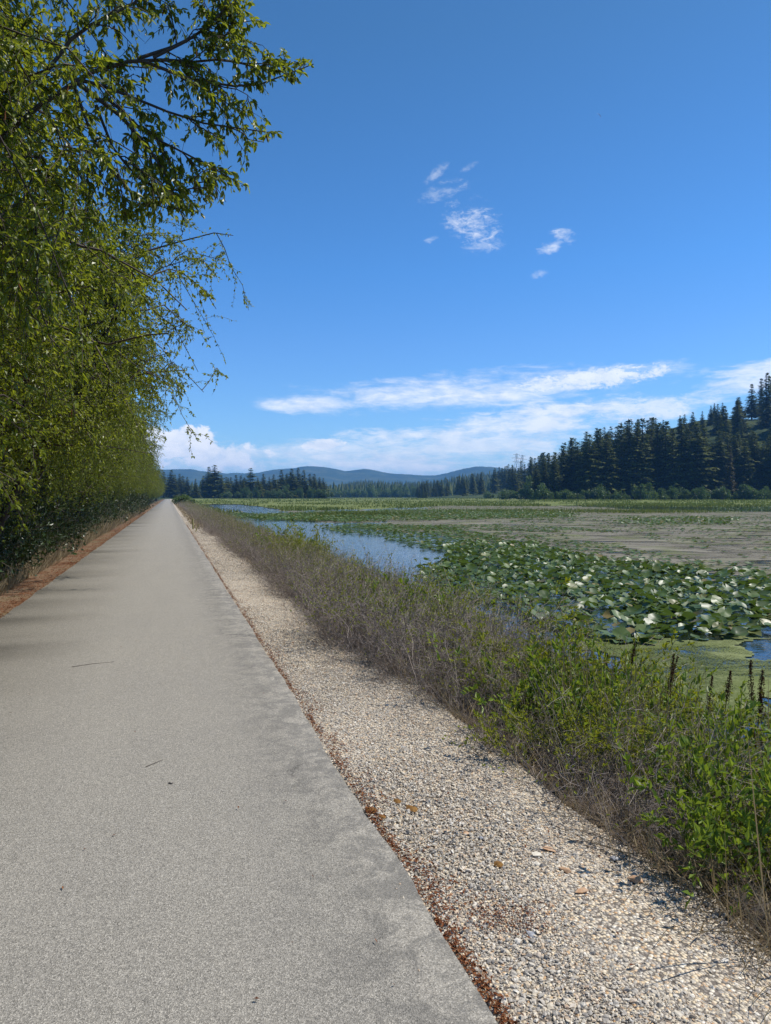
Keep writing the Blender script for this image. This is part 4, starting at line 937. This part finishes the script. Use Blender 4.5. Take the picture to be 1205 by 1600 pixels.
# ------------------------------------------------------------------ gravel stones, litter, small things
def gz(x): return np.interp(x, [PR - .3, PR + .02, 1.3, 1.7, 2.1, 2.6], [-.055, -.022, -.03, -.055, -.11, -.26])
def stones(n, yr, smin, smax, g, octa=False):
    if octa:
        tv = np.array([(1, 0, 0), (0, 1, 0), (-1, 0, 0), (0, -1, 0), (0, 0, 1), (0, 0, -1)], float)
        tf = np.array([(0, 1, 4), (1, 2, 4), (2, 3, 4), (3, 0, 4), (1, 0, 5), (2, 1, 5), (3, 2, 5), (0, 3, 5)])
    else:
        p = (1 + 5 ** .5) / 2
        tv = nrm(np.array([(-1, p, 0), (1, p, 0), (-1, -p, 0), (1, -p, 0), (0, -1, p), (0, 1, p), (0, -1, -p), (0, 1, -p), (p, 0, -1), (p, 0, 1), (-p, 0, -1), (-p, 0, 1)], float))
        tf = np.array([(0, 11, 5), (0, 5, 1), (0, 1, 7), (0, 7, 10), (0, 10, 11), (1, 5, 9), (5, 11, 4), (11, 10, 2), (10, 7, 6), (7, 1, 8), (3, 9, 4), (3, 4, 2), (3, 2, 6), (3, 6, 8), (3, 8, 9), (4, 9, 5), (2, 4, 11), (6, 2, 10), (8, 6, 7), (9, 8, 1)])
    yy = yr[0] + (yr[1] - yr[0]) * g.random(n) ** 1.25; xx = g.uniform(PR + .005, 2.2, n)
    s = smin + (smax - smin) * g.random(n) ** 2.2
    W = tv[None] * (1 + g.normal(0, .27, (n, len(tv), 1))) * (s[:, None] * g.uniform(.5, 1.15, (n, 3)))[:, None, :]
    ax = runit(g, n)[:, None, :]; th = g.uniform(0, 6.28, n)[:, None, None]
    W = W * np.cos(th) + np.cross(np.broadcast_to(ax, W.shape), W) * np.sin(th) + ax * (W * ax).sum(-1, keepdims=True) * (1 - np.cos(th))
    W[..., 2] *= .7
    W += np.stack([xx, yy, gz(xx) + s * .25 + g.uniform(0, .004, n)], -1)[:, None, :]
    return W, (tf[None] + (np.arange(n) * len(tv))[:, None, None]).reshape(-1, 3)
gg = np.random.default_rng(9)
mb = MB().add(*stones(13000, (1.2, 5), .005, .0125, gg)); mb.add(*stones(64000, (1.2, 6.5), .0035, .0085, gg, True)); mb.add(*stones(42000, (5, 17), .006, .0125, gg, True)); mb.add(*stones(24000, (14, 60), .009, .020, gg, True))
W, f_ = stones(700, (1.3, 22), .004, .010, gg, True); W[..., 0] -= np.repeat((W[..., 0].mean(1) - (PR - .02) + np.abs(gg.normal(0, .09, 700)))[:, None], W.shape[1], 1); W[..., 2] += .022 - 0 * W[..., 2]
mb.add(W, f_)
link('gravel_stones', mb.mesh('gravel_stones', M['stone']), kind='stuff')
def big_stone(px_, py_, s, mat, label, group=None):
    P = on_plane(px_, py_, -.04); z = float(gz(P[0])); P = on_plane(px_, py_, z); g = gg
    W, f = stones(1, (2, 3), s, s, g); W = W[0] - W[0].mean(0); W *= np.array([1, 1, .6])
    o = link('stone', MB().add(W, f[:20]).mesh('stone', M[mat]), loc=(P[0], P[1], z + s * .35)); o['label'] = label; o['category'] = 'stone'
    if group: o['group'] = group
for a in [(858, 1330, .030, 'orange_stone', 'largest orange stone of the cluster lying in the gravel by the shrubs'), (838, 1338, .028, 'cream_stone', 'pale cream stone beside the orange stones in the gravel'),
          (883, 1362, .027, 'orange_stone', 'orange stone lower right of the orange cluster in the gravel'), (996, 1378, .036, 'orange_stone', 'broad orange stone close under the shrubs'),
          (910, 1396, .032, 'orange_stone', 'flat orange slab below the orange cluster in the gravel'), (752, 1311, .016, 'grey_stone', 'dark grey stone in the middle of the gravel'),
          (794, 1284, .018, 'cream_stone', 'white stone in the gravel above the orange cluster'), (728, 1303, .018, 'orange_stone', 'small orange stone in the middle of the gravel'),
          (840, 1352, .022, 'cream_stone', 'upright tan stone left of the orange cluster'), (830, 1463, .018, 'grey_stone', 'pale grey stone in the lower gravel right of the dark stain'),
          (543, 1186, .016, 'grey_stone', 'grey stone near the path edge in the gravel'), (960, 1344, .03, 'grey_stone', 'dark stone shape standing in for the shrub shadow on the gravel')]:  # last entry: dark lump added where the shrub's shadow falls
    big_stone(*a)
def moss(px_, py_, r, label):
    P = on_plane(px_, py_, -.02); th = np.linspace(0, 2 * math.pi, 15)[:-1]; V = [(0, 0, r * .3)]; 
    for t in (.55, 1.0):
        for q in th: V.append((r * t * math.cos(q) * (1 + gg.normal(0, .13)), 1.3 * r * t * math.sin(q) * (1 + gg.normal(0, .13)), r * .3 * (1 - t ** 2) + gg.normal(0, .002)))
    f3 = [(0, 1 + q, 1 + (q + 1) % 14) for q in range(14)]; f4 = [(1 + q, 15 + q, 15 + (q + 1) % 14, 1 + (q + 1) % 14) for q in range(14)]
    o = link('moss_clump', MB().add(V, [np.array(f3), np.array(f4)]).mesh('moss_clump', M['moss'], True), loc=(P[0], P[1], float(gz(P[0])) + .008)); tag(o, label, 'moss')
moss(643, 1264, .032, 'largest rust-brown moss clump in the gravel by the path edge'); moss(620, 1252, .024, 'rust-brown moss clump left of the largest moss clump')
moss(580, 1268, .03, 'rust-brown moss clump touching the path edge'); moss(779, 1348, .02, 'small brown moss clump in the middle of the gravel'); moss(598, 1277, .018, 'small rusty moss clump below the one touching the path')
# reddish litter along both path edges
n = 9000; yy = 1.2 + 40 * gg.random(n) ** 2.2; xx = PR + .012 + np.abs(gg.normal(0, .028, n)) * (1 + 2.2 * (fbm(yy * 2.2, yy * 0, 4) > .56))
zz = gz(xx) + .012 + gg.uniform(0, .008, n)
mb = MB().add(*leaves(np.stack([xx, yy, zz], -1), runit(gg, n) * np.array([1, 1, .25]), nrm(runit(gg, n) * .6 + np.array([0, 0, 1.])), gg.uniform(.010, .026, n), gg.uniform(.004, .011, n), 0))
n = 9000; yy = 4 + 70 * gg.random(n) ** 1.9; xx = PL - .0 - np.abs(gg.normal(0, .22, n)); zz = np.interp(-xx, [1.78, 2.1, 2.5, 3.0, 3.6], [-.03, -.02, -.03, -.06, -.15]) + gg.uniform(0.005, .03, n)
mb.add(*leaves(np.stack([xx, yy, zz], -1), runit(gg, n) * np.array([1, 1, .3]), nrm(runit(gg, n) * .6 + np.array([0, 0, 1.])), gg.uniform(.02, .06, n), gg.uniform(.005, .014, n), 0))
n = 500; yy = 2 + 30 * gg.random(n); xx = gg.uniform(PR, 2.3, n)
mb.add(*leaves(np.stack([xx, yy, gz(xx) + .02], -1), runit(gg, n) * np.array([1, 1, .2]), nrm(runit(gg, n) * .5 + np.array([0, 0, 1.])), gg.uniform(.012, .03, n), gg.uniform(.006, .014, n), 0))
n = 420; P = on_plane(gg.normal(790, 38, n), gg.normal(1440, 16, n), -.04)   # dark stain of old leaf crumbs in the gravel
mb.add(*leaves(np.stack([P[:, 0], P[:, 1], gz(P[:, 0]) + .012 + gg.uniform(0, .006, n)], -1), runit(gg, n) * np.array([1, 1, .2]), nrm(runit(gg, n) * .5 + np.array([0, 0, 1.])), gg.uniform(.006, .014, n), gg.uniform(.004, .009, n), 0))
n = 160; yy = 1.6 + 24 * gg.random(n) ** 1.6; xx = gg.uniform(PL, PR, n)
mb.add(*leaves(np.stack([xx, yy, 0 * xx + .018], -1), runit(gg, n) * np.array([1, 1, .15]), nrm(runit(gg, n) * .3 + np.array([0, 0, 1.])), gg.uniform(.008, .028, n), gg.uniform(.003, .009, n), 0))
link('leaf_litter', mb.mesh('leaf_litter', M['litter']), kind='stuff')
# dry grass on the left verge and along the banks
n = 16000; yy = 5 + 95 * gg.random(n) ** 1.5; xx = -2.62 - np.abs(gg.normal(0, .4, n)); mb = MB()
mb.add(*blades(n, xx, yy, np.full(n, -.1), gg.uniform(.15, .5, n) * (1 + (yy > 26) * .5), gg.uniform(.006, .016, n) * (1 + yy / 40), gg, .45))
n = 5000; yy = .8 + 60 * gg.random(n) ** 1.5; xx = gg.normal(2.15, .12, n)
mb.add(*blades(n, xx, yy, gz(xx), gg.uniform(.08, .35, n), gg.uniform(.003, .007, n) * (1 + yy / 25), gg, .8))
n = 3600; yy = 1.5 + 55 * gg.random(n) ** 1.4; xx = gg.normal(3.0, .45, n); k = fbm(xx * 1.2, yy * .8, 44) > .5; xx, yy = xx[k], yy[k]; n = len(xx)
mb.add(*blades(n, xx, yy, np.interp(xx, [1.9, 2.4, 3.0, 3.6, 4.2, 5.0], [-.16, -.24, -.42, -.64, -.84, -1.05]), gg.uniform(.7, 1.2, n), gg.uniform(.004, .008, n) * (1 + yy / 30), gg, .22))
n = 2500; yy = 36 + 120 * gg.random(n) ** 1.3; xx = gg.uniform(1.2, 2.2, n)
mb.add(*blades(n, xx, yy, gz(xx), gg.uniform(.1, .3, n), gg.uniform(.02, .05, n), gg, .6))
link('dry_grass', mb.mesh('dry_grass', M['dry_grass']), kind='stuff')
# long dry stems arching out of the shrubs at the lower right
def arching(x, y, n, label, s=1.0):
    o = root('dry_grass_clump', (x, y, bank_z(x)), label, 'grass clump'); P0 = gg.normal(0, .06, (n, 3)) * np.array([1, 1, 0])
    d = nrm(np.stack([gg.normal(-.35, .5, n), gg.normal(-.1, .6, n), gg.uniform(.5, 1.2, n)], -1))
    S = curve(P0, d, s * gg.uniform(.5, 1.1, n), 9, gg.uniform(.5, 1.0, n), .25, gg); S[..., 2] = np.maximum(S[..., 2], np.interp(S[..., 0] + x, [1.3, 1.7, 2.1, 2.6, 3], [0.01, -.02, -.08, -.2, -.4]) - bank_z(x))
    link('stems', MB().add(*tubes(S, np.linspace(.0026, .001, 9)[None], 3)).mesh('stems', M['dry_grass']), o, kind='stuff')
arching(2.35, 2.05, 60, 'long tan dry grass arching over the gravel at the lower right'); arching(2.3, 2.5, 40, 'dry arching grass just above the lower right clump'); arching(2.3, 3.1, 25, 'thin dry grass stems arching from the shrub base beside the orange stones', .9)
arching(2.45, 1.7, 60, 'dense dry grass clump in the lower right corner')
# dark dried dock stalks among the shrubs
def dock(px_, py_, hpx, tilt, label):
    xx_ = 3.55; P = None
    for dp in np.linspace(2, 12, 200):
        q = at_depth(px_, py_, dp)
        if q[0] > 3.45 + (px_ - 1000) / 900: P = q; break
    zb = bank_z(P[0]); o = root('dock_stalk', (P[0], P[1], zb), label, 'dried dock', None)
    h = P[2] - zb; ln = hpx / F * dp
    S = curve(np.zeros((1, 3)), nrm(np.array([[tilt, 0, 1.]])), h / nrm(np.array([[tilt, 0, 1.]]))[0, 2], 7, 0, .03, gg)
    link('stalk', MB().add(*tubes(S, np.linspace(.005, .002, 7)[None], 5)).mesh('stalk', M['seed']), o)
    n = 420; t = 1 - ln / h * gg.random(n); i_ = np.minimum((t * 6).astype(int), 5); f_ = (t * 6 - i_)[:, None]; C = S[0, i_] * (1 - f_) + S[0, i_ + 1] * f_
    wdt = .018 * (.4 + gg.random(n)) * np.clip((1 - t) / (ln / h) * 1.5 + .25, 0, 1); C = C + runit(gg, n) * np.array([1, 1, .3]) * wdt[:, None]
    link('seed_head', MB().add(*leaves(C, runit(gg, n) + np.array([0, 0, .6]), runit(gg, n), .010, .007, 0)).mesh('seed_head', M['seed']), o, kind='stuff')
for a in [(1038, 1026, 52, .08, 'slender dark dried dock stalk standing before the pale duckweed'), (1004, 1030, 75, .35, 'thick leaning dark dock stalk left of the slender one'), (1090, 1062, 55, .15, 'dark dock stalk leaning over the duckweed right of the slender one'),
          (1113, 1056, 45, .2, 'short dark dock stalk at the water edge'), (1172, 1052, 50, .1, 'dark dock stalk near the right frame edge, left of the tallest'), (1193, 1030, 70, -.1, 'tallest dark dock stalk at the right frame edge'),
          (930, 1025, 50, .15, 'dark seed spike among the bright green shrubs'), (975, 1010, 30, .1, 'small dark seed spike above the green shrubs'), (1195, 1085, 40, .0, 'lowest dark dock stalk at the right frame edge')]:
    dock(*a)
# stakes beside the path, twigs and a small clod on it
def stake(px_, py_, h, r, tilt, label):
    P = on_plane(px_, py_, -.03); o = root('stake', P, label, 'stake')
    S = np.array([[[0, 0, -.08], [tilt * .5, 0, h * .5], [tilt, 0, h]]]); Vt, Ft = tubes(S, np.array([[r * 1.05, r, r * .95]]), 8)
    po = link('post', MB().add(Vt, Ft).mesh('post', M['stake'], True), o)
    a = np.arange(8) * math.pi / 4; top = Vt[-8:]; Vc = np.concatenate([top, top + np.array([0, 0, .012]), [top.mean(0) + np.array([0, 0, .016])]])
    link('cap', MB().add(Vc, [np.array([(8 + q, 8 + (q + 1) % 8, 16) for q in range(8)]), np.array([(q, (q + 1) % 8, 8 + (q + 1) % 8, 8 + q) for q in range(8)])]).mesh('cap', M['stake']), po)
stake(302, 827, .50, .035, -.02, 'upright short mossy yellow stake in the gravel beside the path'); stake(305, 831, .34, .022, .16, 'thin leaning stake right of the upright yellow one')
def twig(pts, r, label):
    P = np.array([on_plane(a, b, .014) for a, b in pts]); c = P.mean(0); o = link('twig', MB().add(*tubes((P - c)[None], np.linspace(r, r * .5, len(P))[None], 5)).mesh('twig', M['bark']), loc=c); tag(o, label, 'twig')
twig([(112, 1042), (145, 1037), (178, 1034)], .0026, 'long thin straight twig lying on the asphalt'); twig([(228, 1198), (240, 1193), (254, 1187)], .0022, 'short forked-looking twig lying on the asphalt nearer the camera')
twig([(264, 1223), (268, 1224), (271, 1223)], .004, 'tiny twig scrap lying on the asphalt below the short twig')
P = on_plane(218, 803, .01); W, f = stones(1, (2, 3), .1, .1, gg); o = link('dirt_clod', MB().add((W[0] - W[0].mean(0)) * np.array([1.4, 1, .6]), f[:20]).mesh('dirt_clod', M['verge']), loc=(P[0], P[1], .04)); tag(o, 'small brown clod lying on the far left of the path', 'clod')

# the day moon: only its sunlit crescent is given a shape, far beyond the air
mc = at_depth(933, 184, 20000.0); rr = 6.0 / F * 20000
md = nrm(ray(933., 184.)); mr = nrm(np.cross(md, np.array([0, 0, 1.]))); mu = np.cross(mr, md)
th = np.linspace(-1.15, 1.15, 15) + R(42); inner = 1 - 0.26 * np.cos(np.linspace(-1, 1, 15) * math.pi / 2)
out_ = [math.cos(t) * mr + math.sin(t) * mu for t in th]
Vo = [rr * (q + .3 * md) for q in out_]; Vi = [rr * k * q for q, k in zip(out_, inner)]
back = [p + md * rr * .1 for p in Vo] + [p + md * rr * .1 for p in Vi]
Vm = np.array(Vo + Vi + back); f = []
for k in range(14): f += [(k, k + 1, 16 + k, 15 + k), (30 + k, 45 + k, 46 + k, 31 + k), (k, 30 + k, 31 + k, k + 1), (15 + k, 16 + k, 46 + k, 45 + k)]
o = link('moon', MB().add(Vm, np.array(f)).mesh('moon', M['moon']), loc=mc); tag(o, 'faint thin crescent moon high in the blue sky', 'moon')

# ------------------------------------------------------------------ haze: one even volume round everything
m, nt = material('haze_air'); vol = nt.new('ShaderNodeVolumePrincipled')
vol.inputs['Color'].default_value = (0.20, 0.50, 1.0, 1); vol.inputs['Density'].default_value = 1.35e-4; vol.inputs['Anisotropy'].default_value = 0.0
nt.l.new(vol.outputs[0], nt.out.inputs['Volume'])
bx = np.array([(sx_, sy_, sz_) for sx_ in (-15000, 15000) for sy_ in (-15000, 15000) for sz_ in (-75, 290)], float)
link('haze', MB().add(bx, [np.array([(0, 1, 3, 2), (4, 6, 7, 5), (0, 4, 5, 1), (2, 3, 7, 6), (0, 2, 6, 4), (1, 5, 7, 3)])]).mesh('haze', m), kind='stuff')
